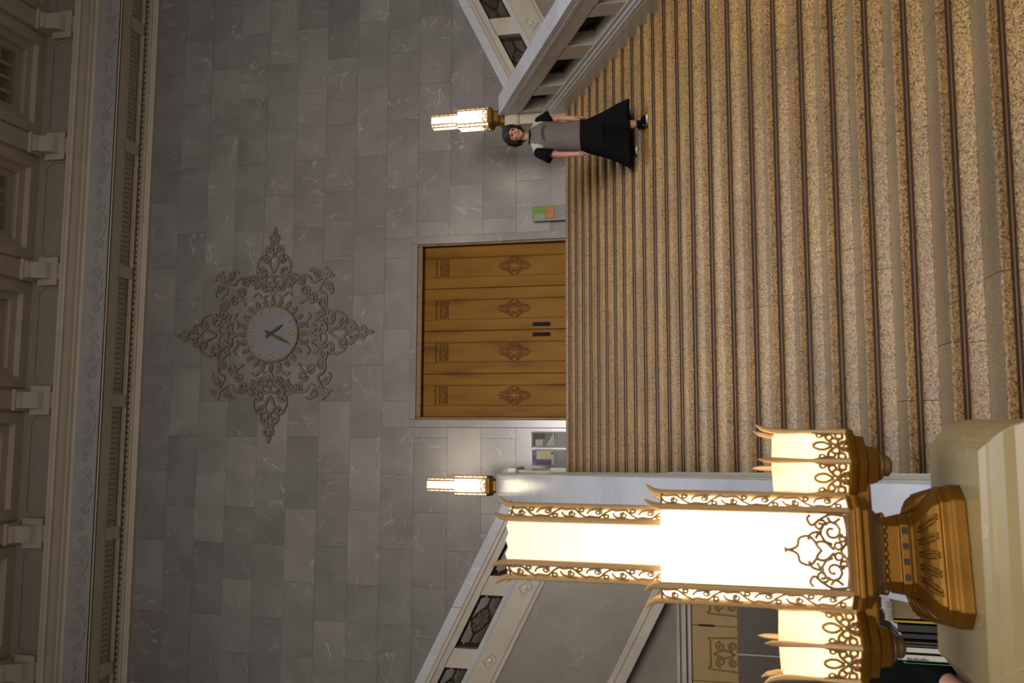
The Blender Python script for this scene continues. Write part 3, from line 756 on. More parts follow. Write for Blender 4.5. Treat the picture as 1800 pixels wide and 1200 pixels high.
# ---------------------------------------------------------------- left main balustrade (its line turns 3.6 degrees off the wall's normal)
ANG = math.atan(0.0635)
lb = thing('stair_balustrade', 'solid marble balustrade with broad pale coping beside the large lamp', 'balustrade', (-0.5, 5.0, FL), group='stair balustrades')
ud = Vector((-sin(ANG), cos(ANG), 0)); vd = Vector((-cos(ANG), -sin(ANG), 0)); O = Vector((-0.22, 3.33, 0))
loc = lambda u, v, z: O + ud * u + vd * v + Vector((0, 0, z))
cz1 = lambda y: 1.25 + 0.5 * (y - 4.325)
cz2 = lambda y: 2.9 + 0.5 * (y - 9.383)
path = [(2.93, cz1(2.93)), (7.37, cz1(7.37)), (9.10, cz1(7.37)), (13.10, cz2(13.10))]
def strip(v0, v1, dz0, dz1, name, mat, a, c, bevel=0.0):
    pl = [(path[i][0], path[i][1] + dz1) for i in range(a, c + 1)] + [(path[i][0], path[i][1] + dz0) for i in range(c, a - 1, -1)]
    mb = MB(); mb.prism(pl, v0, v1, lambda p, t: loc((p[0] - 3.33) / cos(ANG), t, p[1])); return mb.build(name, mat, lb, bevel=bevel)
for a, c, wd in ((0, 1, .45), (1, 2, .44), (2, 3, .40)): strip(0.0, wd, -.16, 0.0, 'coping', M['coping'], a, c, 0.008)
strip(-.012, .41, -.22, -.15, 'coping_moulding', M['marble'], 0, 3, 0.006)
strip(.03, .38, -.80, -.20, 'balustrade_wall', M['marble'], 0, 3)
strip(-.018, .42, -.86, -.78, 'upper_rail', M['marble'], 0, 3, 0.01)
strip(-.032, .43, -.95, -.87, 'rail_moulding', M['marble'], 0, 3, 0.01)
mb = MB(); pl = [(p[0], p[1] - .93) for p in path] + [(13.1, FL), (2.93, FL)]
mb.prism(pl, -.045, .44, lambda p, t: loc((p[0] - 3.33) / cos(ANG), t, p[1])); mb.build('plinth_wall', M['marble'], lb)
def top_newel(name, label, x0, x1):
    t = thing(name, label, 'newel', ((x0 + x1) / 2, 13.42, 3.6), group='upper newel posts')
    y0, y1 = 13.1, 13.72
    def rc(i, z): return [(x0 + i, y0 + i, z), (x1 - i, y0 + i, z), (x1 - i, y1 - i, z), (x0 + i, y1 - i, z)]
    MB().rings([rc(0, 3.6), rc(0, 3.86), rc(.03, 3.9)]).build('plinth', M['marble'], t)
    MB().rings([rc(.05, 3.88), rc(.05, 4.4)]).build('shaft', M['marble'], t)
    MB().rings([rc(.04, 4.4), rc(.01, 4.44), rc(.01, 4.56), rc(.03, 4.6), rc(.05, 4.66)]).build('cap', M['marble'], t, bevel=0.008)
    return t
top_newel('newel_post', 'upper marble newel post carrying the small lamp behind the large one', -1.32, -0.73)
top_newel('newel_post', "upper marble newel post behind the woman's head", 4.94, 5.55)

# ---------------------------------------------------------------- bronze grille in a sloping opening
def grille(mb, w_, h_):
    """openwork in (a, b): a along the slope 0..w_, b across 0..h_"""
    bars = []
    bars += [[(0, .012), (w_, .012)], [(0, h_ - .012), (w_, h_ - .012)], [(.012, 0), (.012, h_)], [(w_ - .012, 0), (w_ - .012, h_)]]
    cx, cy = w_ / 2, h_ / 2
    lines = []
    for sg in (-1, 1):
        lines += [[(cx + sg * .02, cy), (cx + sg * (w_ * .5 - .02), cy)]]
        for up in (-1, 1):
            lines += [spiral(cx + sg * w_ * .09, cy + up * h_ * .17, h_ * .15, .02, -up * PI / 2, 1.3 * sg, 12),
                      [(cx, cy + up * h_ * .38), (cx + sg * w_ * .08, cy + up * h_ * .30), (cx + sg * w_ * .15, cy + up * h_ * .2), (cx + sg * w_ * .2, cy + up * h_ * .12), (cx + sg * w_ * .27, cy)],
                      spiral(cx + sg * (w_ * .5 - .04), cy + up * h_ * .36, h_ * .08, .012, 0, 1.3, 10), spiral(cx + sg * (w_ * .5 - .04), cy + up * h_ * .12, h_ * .07, .012, PI, 1.2, 9)]
    return bars, lines
def side_flight(name, label, sx, xs_, z_start, n_open, first, rest, winfo):
    """balustrade of a flight that climbs along the back wall; sx = direction of climb"""
    yb0 = 13.2; th = 0.30
    P = lambda a, y, z: (xs_ + sx * a, y, z)
    czt = lambda a: z_start + 0.5 * a
    t = thing(name, label, 'balustrade', (xs_ + sx * 2.5, yb0 + .15, 3.6), group='stair balustrades')
    LEN = 5.4
    def band(a0, a1, d0, d1, y0, y1, nm, mat, bevel=0.0):
        mb = MB(); pl = [(a0, czt(a0) + d1), (a1, czt(a1) + d1), (a1, czt(a1) + d0), (a0, czt(a0) + d0)]
        mb.prism(pl, y0, y1, lambda p, q: P(p[0], q, p[1])); return mb.build(nm, mat, t, bevel=bevel)
    for i in range(3): band(i * 1.8, (i + 1) * 1.8 - .004, -.17, 0, yb0 - .04, yb0 + .34, 'coping', M['coping'], 0.008)
    band(0, LEN, -.24, -.165, yb0 - .015, yb0 + .31, 'coping_moulding', M['marble'], 0.008)
    band(0, LEN, -.36, -.235, yb0 + .02, yb0 + .28, 'top_rail', M['marble'])
    band(0, LEN, -.84, -.75, yb0 - .01, yb0 + .3, 'bottom_rail', M['coping'], 0.01)
    st = band(0, LEN, -1.22, -.83, yb0 + .0, yb0 + .3, 'stringer', M['marble'])
    band(0, LEN, -1.30, -1.21, yb0 + .03, yb0 + .3, 'stringer_moulding', M['marble'], 0.01)
    ops = [(first + 1.17 * i, first + 1.17 * i + .86) for i in range(n_open)]
    prev = 0.0
    for a, c in ops + [(LEN, LEN)]:
        band(prev, a, -.76, -.35, yb0 + .02, yb0 + .28, 'post', M['marble']); prev = c
    for a, c in ops:
        bars, lines = grille(None, c - a, .40)
        mp = lambda p: P(a + p[0], yb0 + .15, czt(a + p[0]) - .755 + p[1])
        mb = MB()
        for l in bars: mb.tube([mp(p) for p in l], .022, 4)
        for l in lines: mb.tube([mp(p) for p in l], .0165, 4)
        pl = [(.5 + .19 * cos(q) * (1 + .14 * cos(8 * q)), .5 + .27 * sin(q) * (1 + .14 * cos(8 * q))) for q in [2 * PI * i / 32 for i in range(32)]]
        mb.prism([(x * (c - a), z * .40) for x, z in pl], -.012, .012, lambda p, q: Vector(mp(p)) + Vector((0, q, 0)))
        mb.build('bronze_grille', M['bronze'], t)
    for i in range(4):
        a = .28 + 1.17 * i + .86 * 0 + (0.0)
        a = first - .155 + 1.17 * i + (1.17 if sx < 0 else 0) * 0
        zc = czt(a) - 1.03
        mb = MB()
        dm = [(0, .11), (.12, .05), (0, -.11), (-.12, -.05)]
        for k in range(4): mb.tube([P(a + dm[k][0], yb0 - .004, zc + dm[k][1]), P(a + dm[(k + 1) % 4][0], yb0 - .004, zc + dm[(k + 1) % 4][1])], .016, 5)
        mb.ell(P(a, yb0 - .004, zc), (.045, .02, .045), 8, 6); mb.build('rosette', M['marble'], st)
    # face wall under the flight, sloping lower edge, and the wall set back below it
    mb = MB(); pl = [(0, czt(0) - 1.28), (LEN, czt(LEN) - 1.28), (LEN, czt(LEN) - 3.05), (0, czt(0) - 3.05)]
    mb.prism(pl, yb0 + .06, yb0 + .3, lambda p, q: P(p[0], q, p[1])); mb.build('flight_wall', M['flight'], t)
    band(0, LEN, -3.12, -3.02, yb0 + .02, yb0 + .3, 'soffit_moulding', M['marble'], 0.01)
    band(0, LEN, -3.30, -3.20, yb0 + .05, yb0 + .7, 'soffit_band', M['marble'], 0.01)
    band(0, LEN, -3.25, -3.10, yb0 + .06, yb0 + .9, 'flight_soffit', M['marble'])
    return t
side_flight('stair_balustrade', 'pierced marble balustrade climbing left along the wall behind the large lamp', -1, -1.2, 4.61, 4, .42, None, None)
side_flight('stair_balustrade', 'pierced marble balustrade climbing right along the wall past the right small lamp', 1, 5.36, 4.54, 4, .40, None, None)
# recessed wall below the left flight with its cream doors
lw = thing('wall_left', None, None, (-4, 13.95, FL), kind='structure')
mb = MB(); mb.prism([(-6.6, FL), (-0.9, FL), (-0.9, 1.9), (-1.2, 2.0), (-6.6, 4.7)], 13.98, 14.1, lambda p, t: (p[0], t, p[1])); mb.build('recess_wall', M['flight'], lw)
for zz, yy, hh in ((1.72, 13.90, .05), (1.80, 13.88, .07), (1.90, 13.92, .05)): MB().box((-7.5, yy, zz), (-0.9, 13.99, zz + hh)).build('lintel_moulding', M['marble'], lw, bevel=0.01)
rw = thing('wall_right', None, None, (7, 13.95, FL), kind='structure')
mb = MB(); mb.prism([(5.7, FL), (11, FL), (11, 4.6), (5.7, 1.95)], 13.98, 14.1, lambda p, t: (p[0], t, p[1])); mb.build('recess_wall', M['flight'], rw)
d2 = thing('door_2', None, None, (-3.6, 13.93, FL), kind='structure')
for i in range(4):
    xb = -3.234 + .862 * (1 - i) - .004 + .862 * 0; xa = xb - .854
    pn = MB().box((xa, 13.90, FL), (xb, 13.97, 1.70)).build('door_leaf', M['cream'], d2, bevel=0.006)
    mid = (xa + xb) / 2; q = MB(); fn = lambda p: (mid + p[0], 13.897, p[1])
    w2, zt, zb = .24, 1.42, .2
    relief(q, [[(-w2 + .05, zt), (w2 - .05, zt), (w2, zt - .05), (w2, zb), (-w2, zb), (-w2, zt - .05), (-w2 + .05, zt)]], .014, fn)
    relief(q, mirror([spiral(.12, 1.27, .08, .015, 0, 1.5), spiral(.13, 1.08, .07, .015, PI, -1.5), [(0, 1.38), (.06, 1.2), (0, 1.05)], spiral(.1, .9, .08, .02, 0, 1.5), [(0.02, 1.0), (.2, .98), (.2, .8)], spiral(.14, .6, .08, .02, 0, 1.5), spiral(.1, .38, .07, .02, 0, 1.5)]), .016, fn)
    q.build('leaf_relief', M['creamdark'], pn, smooth=True)
b = MB().box((-3.245, 13.885, 1.36), (-3.215, 13.90, 1.60)); tag(b.build('door_handle', M['steel'], d2), 'dark pull plate')

# ---------------------------------------------------------------- right main balustrade
rb = thing('stair_balustrade', 'pierced marble balustrade with daylight-tinted coping behind the standing woman', 'balustrade', (5.3, 11, 1.65), group='stair balustrades')
XI = 5.15
def rband(y0, y1, d0, d1, xa, xb, nm, mat, bevel=0.0):
    mb = MB(); pl = [(y0, cz2(y0) + d1), (y1, cz2(y1) + d1), (y1, cz2(y1) + d0), (y0, cz2(y0) + d0)]
    mb.prism(pl, xa, xb, lambda p, q: (q, p[0], p[1])); return mb.build(nm, mat, rb, bevel=bevel)
for y0, y1 in ((9.0, 11.1), (11.104, 13.1)): rband(y0, y1, -.10, 0, XI, XI + .34, 'coping', M['coping'], 0.006)
rband(9, 13.1, -.16, -.095, XI - .006, XI + .33, 'coping_moulding', M['marble'], 0.008)
rband(9, 13.1, -.37, -.155, XI - .0, XI + .3, 'top_rail', M['marble'])
rband(9, 13.1, -.82, -.75, XI - .02, XI + .3, 'bottom_rail', M['marble'], 0.01)
rband(9, 13.1, -.88, -.815, XI - .04, XI + .3, 'rail_moulding', M['coping'], 0.01)
rband(9, 13.1, -.95, -.875, XI - .055, XI + .3, 'rail_moulding', M['marble'], 0.01)
mb = MB(); pl = [(9, cz2(9) - .94), (13.1, cz2(13.1) - .94), (13.1, 3.4), (13.1, 1.5), (9, 1.5)]
mb.prism(pl, XI - .06, XI + .3, lambda p, q: (q, p[0], p[1])); mb.build('plinth_wall', M['marble'], rb)
ops = [(9.25, 9.75), (10.05, 10.82), (11.2, 12.08), (12.4, 13.0)]
prev = 9.0
for a, c in ops + [(13.1, 13.1)]:
    rband(prev, a, -.76, -.36, XI, XI + .28, 'post', M['marble']); prev = c
for a, c in ops:
    mb = MB(); bars, lines = grille(None, c - a, .38)
    mp = lambda p: (XI + .2, a + p[0], cz2(a + p[0]) - .75 + p[1])
    for l in bars: mb.tube([mp(p) for p in l], .03, 4)
    for l in lines: mb.tube([mp(p) for p in l], .02, 4)
    mb.build('bronze_grille', M['bronze'], rb)
    rband(a, c, -.76, -.36, XI + .24, XI + .27, 'grille_backing', M['bronze'])
    for e0, e1 in ((c - .035, c), (a, a + .02)): rband(e0, e1, -.76, -.36, XI + .05, XI + .2, 'opening_moulding', M['marble'])
# landing and lower part, mostly beyond the frame
mb = MB(); pl = [(3.3, cz1(3.3)), (7.37, cz1(7.37)), (9.0, cz1(7.37)), (9.0, FL), (3.3, FL)]
mb.prism(pl, 5.32, 5.6, lambda p, q: (q, p[0], p[1])); mb.build('lower_wall', M['marble'], rb)

# ---------------------------------------------------------------- display stands
def stand(name, label, x0, x1, z0, z1, y, mat, group='poster stands'):
    t = thing(name, label, 'poster stand', ((x0 + x1) / 2, y, 3.6), group=group)
    b = MB(); b.box((x0 + .0, y + .012, 3.66), (x1 - .0, y + .03, z1 + .0)); b.build('panel', M['grey'], t)
    b = MB()
    for x in (x0 - .01, x1 - .015): b.box((x, y, 3.6), (x + .025, y + .035, z1 + .01))
    b.build('post', M['greylight'], t)
    b = MB().box((x0 - .03, y - .08, 3.6), (x1 + .03, y + .12, 3.63)); b.build('foot', M['greylight'], t)
    b = MB().box((x0 - .01, y - .005, z0 - .03), (x1 + .01, y + .02, z0 - .01)); b.build('ledge', M['greylight'], t)
    p = MB().box((x0 + .012, y, z0), (x1 - .012, y + .012, z1)); return t, p.build('poster', mat, t)
def patch(t, x0, x1, z0, z1, y, nm, mat): MB().box((x0, y - .004, z0), (x1, y, z1)).build(nm, mat, t)
y = 15.33
t, p = stand('poster_stand', 'stand with green and orange poster right of the golden doors', 3.87, 4.16, 4.16, 4.61, y, M['poster_green'])
patch(p, 3.90, 4.13, 4.17, 4.34, y, 'poster_image', M['poster_orange']); patch(p, 3.885, 4.0, 4.37, 4.56, y, 'poster_caption', M['poster_pale'])
mb = MB(); mb.ell((3.96, y - .004, 4.26), (.05, .003, .065), 12, 6); mb.ell((4.07, y - .004, 4.24), (.05, .003, .05), 12, 6); mb.build('poster_figure', M['poster_red'], p)
mb = MB(); 
for a, c in (((3.90, 4.40), (3.90, 4.50)), ((3.90, 4.50), (3.94, 4.44)), ((3.94, 4.44), (3.98, 4.50)), ((3.98, 4.50), (3.98, 4.40))): mb.tube([(a[0], y - .005, a[1]), (c[0], y - .005, c[1])], .007, 4)
mb.build('poster_lettering', M['poster_light'], p)
t, p = stand('poster_stand', 'stand with black and white photo poster just left of the golden doors', -0.475, -0.195, 4.17, 4.615, y, M['poster_mid'])
patch(p, -.45, -.22, 4.50, 4.58, y, 'poster_image', M['poster_black']); patch(p, -.45, -.33, 4.40, 4.54, y - .001, 'poster_figure', M['poster_light']); patch(p, -.32, -.22, 4.36, 4.5, y, 'poster_image', M['poster_black'])
mb = MB(); mb.prism([(-.45, 4.24), (-.21, 4.18), (-.21, 4.20), (-.45, 4.34)], y - .006, y, lambda q, s_: (q[0], s_, q[1])); mb.prism([(-.45, 4.175), (-.36, 4.175), (-.22, 4.19), (-.45, 4.23)], y - .008, y, lambda q, s_: (q[0], s_, q[1])); mb.build('poster_shape', M['poster_light'], p)
t, p = stand('poster_stand', 'stand with blue and yellow notice poster beside the left balustrade', -0.815, -0.53, 4.17, 4.605, y, M['poster_blue'])
patch(p, -.70, -.545, 4.18, 4.52, y, 'poster_panel', M['poster_yellow']); patch(p, -.80, -.705, 4.24, 4.40, y, 'poster_panel', M['poster_purple']); patch(p, -.80, -.705, 4.18, 4.235, y, 'poster_panel', M['poster_yellow'])
mb = MB()
for a, c in (((-.79, 4.585), (-.735, 4.53)), ((-.79, 4.585), (-.75, 4.585)), ((-.79, 4.585), (-.79, 4.545))): mb.tube([(a[0], y - .006, a[1]), (c[0], y - .006, c[1])], .008, 4)
mb.tube([(x, y - .006, z) for x, z in arc(-.60, 4.56, .025, PI * .9, PI * 2.1, 8)], .010, 4)
mb.build('arrow_sign', M['poster_light'], p)
mb = MB(); mb.tube([(-.79, y - .006, 4.48), (-.73, y - .006, 4.48)], .007, 4); mb.tube([(x, y - .006, z) for x, z in arc(-.755, 4.41, .02, PI * .3, PI * 1.7, 7)], .006, 4); mb.build('poster_lettering', M['poster_orange'], p)
mb = MB(); mb.ell((-.585, y - .005, 4.22), (.025, .003, .025), 10, 5); mb.build('poster_seal', M['book_brown'], p)

# ---------------------------------------------------------------- reception corner beyond the left balustrade
dk = thing('reception_desk', 'low desk carrying books behind the marble newel', 'desk', (-1.6, 3.8, FL))
MB().box((-2.9, 3.45, .43), (-.76, 4.25, .47)).build('desk_top', M['book_brown'], dk, bevel=0.006)
MB().box((-2.85, 3.5, FL), (-.78, 3.54, .43)).build('front_panel', M['screen'], dk)
for x in (-2.85, -.84): MB().box((x, 3.54, FL), (x + .05, 4.2, .43)).build('side_panel', M['screen'], dk)
sc_ = thing('partition_screen', 'dark grey partition screen standing behind the desk', 'screen', (-2.2, 6.0, FL))
for xa, xb in ((-1.568, -.62), (-2.9, -1.576)):
    MB().box((xa, 6.0, FL), (xb, 6.05, 1.34)).build('screen_panel', M['screen'], sc_, bevel=0.004)
MB().box((-1.577, 5.99, FL), (-1.567, 6.06, 1.342)).build('panel_joint', M['greylight'], sc_)
def book(label, x0, x1, z1, mat, y=3.66, dp=.2, extra=None, tilt=0):
    t = thing('book', label, 'book', ((x0 + x1) / 2, y + dp / 2, .47), group='books on the reception desk')
    h = .004
    b = MB(); b.box((x0, y, .47), (x0 + h, y + dp, z1)); b.box((x1 - h, y, .47), (x1, y + dp, z1)); b.box((x0, y, .47), (x1, y + h, z1)); b.build('cover', mat, t)
    MB().box((x0 + h, y + h, .476), (x1 - h, y + dp - .008, z1 - .006)).build('pages', M['paper_white'], t)
    if extra: extra(t)
    return t
def coil(t):
    mb = MB()
    for i in range(8):
        x = -.785 + .009 * i; mb.tube([(x, 3.65 + .014 * cos(a), .852 + .014 * sin(a)) for a in [2 * PI * k / 10 for k in range(11)]], .003, 4)
    mb.build('spiral_binding', M['paper_white'], t)
book('tan spiral-bound notebook next to the coping', -.785, -.70, .845, M['book_tan'], extra=coil)
book('thin brown book with yellow band beside the spiral notebook', -.803, -.787, .83, M['book_yellow'], 3.67)
book('narrow dark green binder left of the yellow-banded book', -.840, -.806, .815, M['book_dark'], 3.68)
book('broad black binder in the middle of the row', -.868, -.842, .80, M['ink'], 3.69)
book('dark brown volume right of the white binders', -.886, -.870, .80, M['book_brown'], 3.68)
def sticker(t):
    mb = MB(); mb.ell((-.905, 3.658, .655), (.013, .003, .014), 10, 5); mb.build('round_sticker', M['sticker'], t)
def typed(t):
    mb = MB()
    for i in range(9): mb.box((-.940, 3.657, .71 + .009 * i), (-.936 + .002 * (i % 3), 3.6595, .716 + .009 * i))
    mb.build('spine_lettering', M['ink'], t)
book('white binder with a round yellow sticker', -.915, -.889, .815, M['paper_white'], extra=sticker)
book('white binder with small dark lettering on its spine', -.946, -.917, .825, M['paper_white'], extra=typed)
book('thin mint green book at the left end of the row', -.958, -.948, .795, M['paper_green'])
# seated attendant in black, mostly outside the frame
pt = thing('person', 'person in black seated at the desk, only a shoulder and forearm showing', 'person', (-1.3, 3.75, FL))
bd = MB()
bd.limb([(-1.32, 4.0, .30), (-1.32, 3.98, .62), (-1.32, 3.95, .86)], [.17, .16, .15], 14)
bd.limb([(-1.17, 3.93, .92), (-1.02, 3.82, .66), (-1.08, 3.58, .56)], [.07, .055, .042], 12)
bd.limb([(-1.47, 3.93, .92), (-1.6, 3.8, .66), (-1.5, 3.6, .55)], [.07, .055, .042], 12)
bd.limb([(-1.32, 3.94, .95), (-1.32, 3.92, 1.10)], [.06, .055], 12)
bd.ell((-1.32, 3.9, 1.2), (.085, .105, .125), 16, 12)
for sx in (-1, 1):
    bd.limb([(-1.32 + sx * .1, 4.0, .18), (-1.32 + sx * .12, 3.62, .16), (-1.32 + sx * .12, 3.6, FL + .06)], [.09, .07, .045], 12)
    bd.limb([(-1.32 + sx * .12, 3.62, FL + .04), (-1.32 + sx * .12, 3.56, FL + .03)], [.045, .03], 10)
for sx, hx in ((1, -1.08), (-1, -1.5)):
    bd.ell((hx, 3.52, .53), (.04, .05, .02), 10, 6)
    for i in range(4): bd.limb([(hx - .028 + .018 * i, 3.49, .53), (hx - .03 + .02 * i, 3.44, .53), (hx - .03 + .02 * i, 3.41 + .006 * abs(i - 1.5), .515)], [.009, .008, .007], 8)
    bd.limb([(hx - sx * .03, 3.53, .53), (hx - sx * .06, 3.49, .525)], [.011, .009], 8)
voxel(bd, 'body', M['skin'], pt, .007)
cl = MB(); cl.limb([(-1.32, 4.0, .26), (-1.32, 3.98, .62), (-1.32, 3.955, .88)], [.20, .19, .165], 16)
cl.limb([(-1.16, 3.93, .91), (-1.02, 3.83, .68), (-1.03, 3.77, .645)], [.105, .082, .07], 14); cl.limb([(-1.48, 3.93, .91), (-1.6, 3.8, .66), (-1.52, 3.64, .575)], [.105, .085, .065], 14)
voxel(cl, 'black_jacket', M['black'], pt, .012)
cl = MB()
for sx in (-1, 1): cl.limb([(-1.32 + sx * .1, 4.0, .18), (-1.32 + sx * .12, 3.62, .16), (-1.32 + sx * .12, 3.6, FL + .1)], [.11, .09, .065], 12)
voxel(cl, 'trousers', M['black'], pt, .012)
hm = MB(); hm.ell((-1.32, 3.925, 1.235), (.1, .11, .12), 16, 10); hm.build('hair', M['hair'], pt, smooth=True)
ch = thing('stool', 'low black stool under the seated person', 'stool', (-1.32, 4.05, FL))
MB().poly_stack([(.0, .18), (.03, .2), (.08, .2), (.1, .18)], 20, c=(-1.32, 4.05)).build('seat', M['ink'], ch)
for i in range(4):
    a = PI / 4 + i * PI / 2; b = MB(); b.tube([(-1.32 + .13 * cos(a), 4.05 + .13 * sin(a), .0), (-1.32 + .17 * cos(a), 4.05 + .17 * sin(a), FL)], .018, 8); b.build('leg', M['steel'], ch)

# ---------------------------------------------------------------- woman on the steps
WX, WY = 3.60, 10.2
wm = thing('person', 'woman in grey raglan shirt and wide black trousers standing on the steps', 'person', (3.6, 10.2, 2.1))
FR = (3.745, 10.13, 2.10)       # her left foot, one step lower
FLt = (3.435, 10.40, 2.25)      # her right foot
hd = Vector((3.725, 10.19, 3.845)); tilt = Matrix.Rotation(math.radians(7), 3, 'Y') @ Matrix.Rotation(math.radians(6), 3, 'X')
H = lambda x, y, z: hd + tilt @ Vector((x, y, z))
bd = MB()
bd.limb([(3.665, 10.24, 2.93), (3.675, 10.25, 3.12), (3.685, 10.245, 3.35), (3.69, 10.24, 3.50)], [.155, .135, .155, .125], 16)
bd.limb([(3.66, 10.24, 2.98), (3.60, 10.25, 2.90), (3.73, 10.24, 2.90)], [.13, .14, .14], 14)
bd.limb([(3.69, 10.245, 3.50), (3.695, 10.235, 3.62), (3.71, 10.22, 3.74)], [.075, .056, .053], 14)
bd.limb([(3.52, 10.245, 3.545), (3.69, 10.245, 3.57), (3.86, 10.245, 3.54)], [.06, .075, .06], 12)
# head: skull, jaw, nose, ears, brow
bd.ell(H(0, .015, .03), (.094, .115, .118), 20, 14, tilt); bd.ell(H(0, -.02, -.045), (.074, .085, .09), 18, 12, tilt); bd.ell(H(0, -.05, -.1), (.04, .045, .035), 12, 8, tilt)
bd.limb([H(0, -.100, .012), H(0, -.122, -.028)], [.010, .016], 8); bd.ell(H(0, -.098, .03), (.06, .02, .014), 12, 6, tilt)
for sx in (-1, 1):
    bd.ell(H(sx * .094, .01, -.02), (.012, .022, .034), 8, 6, tilt); bd.ell(H(sx * .045, -.078, -.03), (.026, .022, .022), 10, 6, tilt)
# arms with hands
armsd = ((-1, [(3.49, 10.24, 3.535), (3.435, 10.235, 3.25), (3.405, 10.16, 3.01)]), (1, [(3.885, 10.24, 3.53), (3.925, 10.235, 3.26), (3.875, 10.16, 3.06)]))
for sx, pts in armsd:
    bd.limb(pts, [.055, .042, .029], 14)
    w0 = Vector(pts[2]); d = (w0 - Vector(pts[1])).normalized(); side = Vector((0, -1, 0)); side = (side - d * side.dot(d)).normalized(); nrm = d.cross(side)
    pc = w0 + d * .055
    bd.limb([w0, w0 + d * .04, w0 + d * .085], [.028, .034, .030], 12)
    for i, ln in enumerate((.066, .078, .074, .06)):
        o = (i - 1.5) * .0175; b0 = w0 + d * .095 + side * -o
        bd.limb([w0 + d * .06 + side * -o * .8, b0 + nrm * 0, b0 + d * ln * .5 + nrm * .004 * -sx, b0 + d * ln + nrm * .018 * -sx], [.0105, .0105, .0095, .008], 8)
    bd.limb([w0 + d * .03 + side * .024, w0 + d * .065 + side * .05, w0 + d * .10 + side * .052], [.013, .011, .009], 8)
# legs and feet
for (fx, fy, fz), hx in ((FR, 3.735), (FLt, 3.585)):
    bd.limb([(hx, 10.25, 2.92), ((hx + fx) / 2, 10.2 + (fy - 10.2) * .4, 2.62), (fx, fy + .04, 2.36 if fz < 2.2 else 2.48), (fx, fy + .05, fz + .09)], [.115, .078, .058, .038], 14)
    bd.limb([(fx, fy + .05, fz + .06), (fx + .01, fy - .10, fz + .045)], [.04, .036], 10)
body = voxel(bd, 'body', M['skin'], wm, .0052, 5)
# face details
for sx in (-1, 1):
    e = MB(); e.ell(H(sx * .036, -.099, .008), (.017, .008, .006), 10, 6, tilt); e.build('eye', M['eye'], wm, smooth=True)
    e = MB(); e.tube([H(sx * .016, -.108, .036), H(sx * .036, -.107, .042), H(sx * .058, -.092, .036)], .0045, 6); e.build('eyebrow', M['hair'], wm)
e = MB(); e.ell(H(0, -.104, -.066), (.026, .009, .008), 12, 6, tilt); e.build('mouth', M['lips'], wm, smooth=True)
hr = MB()
hr.ell(H(0, .032, .048), (.105, .118, .113), 24, 18, tilt)
for i in range(-4, 5):
    x = i * .022
    hr.limb([H(x * .55, -.04, .132), H(x * .9, -.088, .098), H(x * 1.08 + .004, -.108 + abs(i) * .007, .058 - (.012 if i % 2 else 0) - abs(i) * .004)], [.022, .014, .007], 8)
for sx in (-1, 1):
    hr.limb([H(sx * .085, -.03, .09), H(sx * .108, -.02, .02), H(sx * .108, -.01, -.05), H(sx * .1, .0, -.085)], [.035, .028, .022, .010], 10)
    hr.limb([H(sx * .08, .06, .05), H(sx * .10, .07, -.03), H(sx * .085, .07, -.1)], [.05, .042, .022], 10)
hr.limb([H(0, .10, .03), H(0, .10, -.1)], [.085, .06], 12)
voxel(hr, 'hair', M['hair'], wm, .0065, 2)
# shirt
def ering(c, rx, ry, n=28, wob=0): return [(c[0] + rx * cos(2 * PI * i / n) * (1 + wob * sin(5 * 2 * PI * i / n)), c[1] + ry * sin(2 * PI * i / n), c[2]) for i in range(n)]
sh = MB()
rows = [((3.662, 10.24, 2.965), .212, .165, .03), ((3.665, 10.24, 3.05), .200, .16, .02), ((3.673, 10.243, 3.18), .190, .158, .01), ((3.682, 10.24, 3.33), .196, .165, .0), ((3.688, 10.24, 3.43), .205, .16, 0), ((3.69, 10.24, 3.50), .222, .145, 0), ((3.69, 10.24, 3.53), .228, .13, 0), ((3.692, 10.24, 3.56), .222, .115, 0), ((3.693, 10.24, 3.585), .20, .105, 0), ((3.694, 10.24, 3.607), .160, .095, 0), ((3.696, 10.237, 3.632), .100, .083, 0), ((3.698, 10.235, 3.65), .078, .074, 0)]
fine = []
for q in range(len(rows) - 1):
    (c0, a0, b0, w0), (c1, a1, b1, w1) = rows[q], rows[q + 1]
    for t in range(6):
        t /= 6; fine.append((tuple(Vector(c0).lerp(Vector(c1), t)), a0 + (a1 - a0) * t, b0 + (b1 - b0) * t, w0 + (w1 - w0) * t))
fine.append(rows[-1])
sh.rings([ering(c, a, b_, 96, w_) for c, a, b_, w_ in fine], cap=False)
mi = []
for f in sh.f:
    c = sum((sh.v[i] for i in f), Vector()) / len(f); dx = abs(c.x - 3.692)
    mi.append(1 if (c.z > 3.455 and dx > .10 + (3.62 - c.z) * .30) else 0)
sh.mi = mi
so = sh.build('shirt', [M['shirt'], M['white']], wm, smooth=True)
md = so.modifiers.new('thick', 'SOLIDIFY'); md.thickness = .008 * S
for sx, pts in armsd:
    a0, a1 = Vector(pts[0]), Vector(pts[1])
    s0 = a0 + Vector((-sx * .02, 0, .005)); e = a0.lerp(a1, .62) + Vector((sx * .035, 0, 0))
    sl = MB(); d = (e - s0).normalized(); aa = d.cross(Vector((0, 1, 0))).normalized(); b2 = Vector((0, 1, 0))
    sl.rings([[s0.lerp(e, q) + aa * r * cos(2 * PI * i / 20) + b2 * r * 1.05 * sin(2 * PI * i / 20) for i in range(20)] for q, r in ((-.12, .055), (0.02, .083), (.25, .088), (.6, .09), (1.0, .098))], cap=False)
    o = sl.build('sleeve', M['black'], wm, smooth=True); md = o.modifiers.new('thick', 'SOLIDIFY'); md.thickness = .008 * S
cb = MB(); cb.tube([(3.698 + .083 * cos(a), 10.235 + .080 * sin(a), 3.640 + .02 * sin(a)) for a in [2 * PI * i / 24 for i in range(25)]], .016, 8); cb.build('collar', M['black'], wm, smooth=True)
pm = MB()
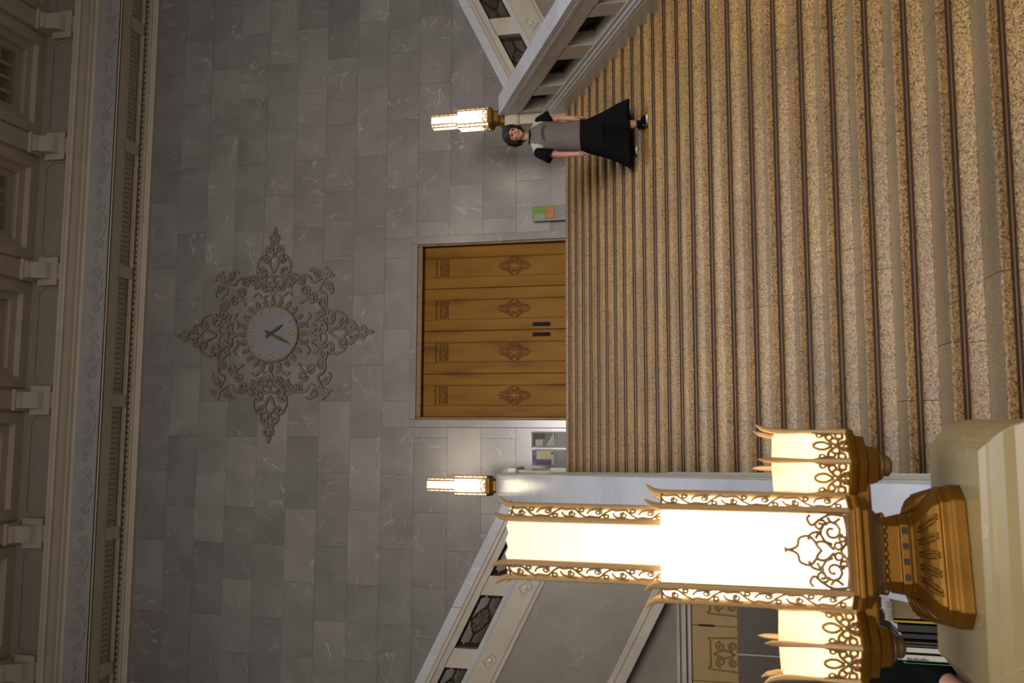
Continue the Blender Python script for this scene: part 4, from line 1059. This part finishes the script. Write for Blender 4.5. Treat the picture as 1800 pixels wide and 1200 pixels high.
for i in range(9):
    x = 3.59 + .0225 * i; zz = 3.425 + .022 * sin(PI * i / 8) + (.004 if i % 2 else 0)
    yy = 10.24 - .165 * math.sqrt(max(0, 1 - ((x - 3.686) / .205) ** 2)) - .004
    pm.box((x, yy - .002, zz - .018), (x + .016, yy + .01, zz + .018))
pm.build('chest_print', M['print'], wm)
# wide trousers: yoke and two flared legs
def leg_ring(c, rx, ry, fold, ph, n=40): return [(c[0] + rx * cos(2 * PI * i / n) * (1 + fold * sin(7 * 2 * PI * i / n + ph)), c[1] + ry * sin(2 * PI * i / n) * (1 + fold * cos(6 * 2 * PI * i / n + ph)), c[2] + fold * .12 * sin(3 * 2 * PI * i / n)) for i in range(n)]
tr_ = MB()
tr_.rings([leg_ring(c, a, b_, f, 0) for c, a, b_, f in (((3.66, 10.24, 3.01), .195, .15, 0), ((3.66, 10.24, 2.93), .21, .17, .01), ((3.657, 10.24, 2.80), .24, .19, .02), ((3.65, 10.24, 2.66), .275, .21, .02))])
tr_.rings([leg_ring(c, a, b_, f, .5) for c, a, b_, f in (((3.56, 10.25, 2.84), .14, .16, 0), ((3.545, 10.25, 2.66), .175, .185, .03), ((3.52, 10.27, 2.50), .21, .2, .06), ((3.475, 10.29, 2.335), .245, .215, .1))])
tr_.rings([leg_ring(c, a, b_, f, 1.9) for c, a, b_, f in (((3.745, 10.23, 2.84), .14, .16, 0), ((3.78, 10.22, 2.66), .175, .18, .03), ((3.825, 10.2, 2.50), .20, .19, .06), ((3.855, 10.18, 2.345), .215, .2, .1))])
voxel(tr_, 'wide_trousers', M['black'], wm, .011, 3)
for (fx, fy, fz) in (FR, FLt):
    s_ = MB(); s_.limb([(fx, fy + .05, fz + .07), (fx, fy + .045, fz + .17)], [.045, .046], 12); s_.build('sock', M['black'], wm, smooth=True)
    s_ = MB(); 
    prof = lambda k, z: [(fx + .01 + k * .052 * cos(a) * (1 if sin(a) < 0 else .85), fy - .03 + k * .135 * sin(a), z) for a in [2 * PI * i / 20 for i in range(20)]]
    s_.rings([prof(1.06, fz), prof(1.08, fz + .015), prof(1.04, fz + .03)]); sole = s_.build('shoe_sole', M['shoewhite'], wm, bevel=.003)
    s_ = MB(); s_.rings([prof(1.0, fz + .028), prof(.98, fz + .055), prof(.8, fz + .085), prof(.5, fz + .1)]); s_.build('shoe', M['black'], wm, smooth=True)
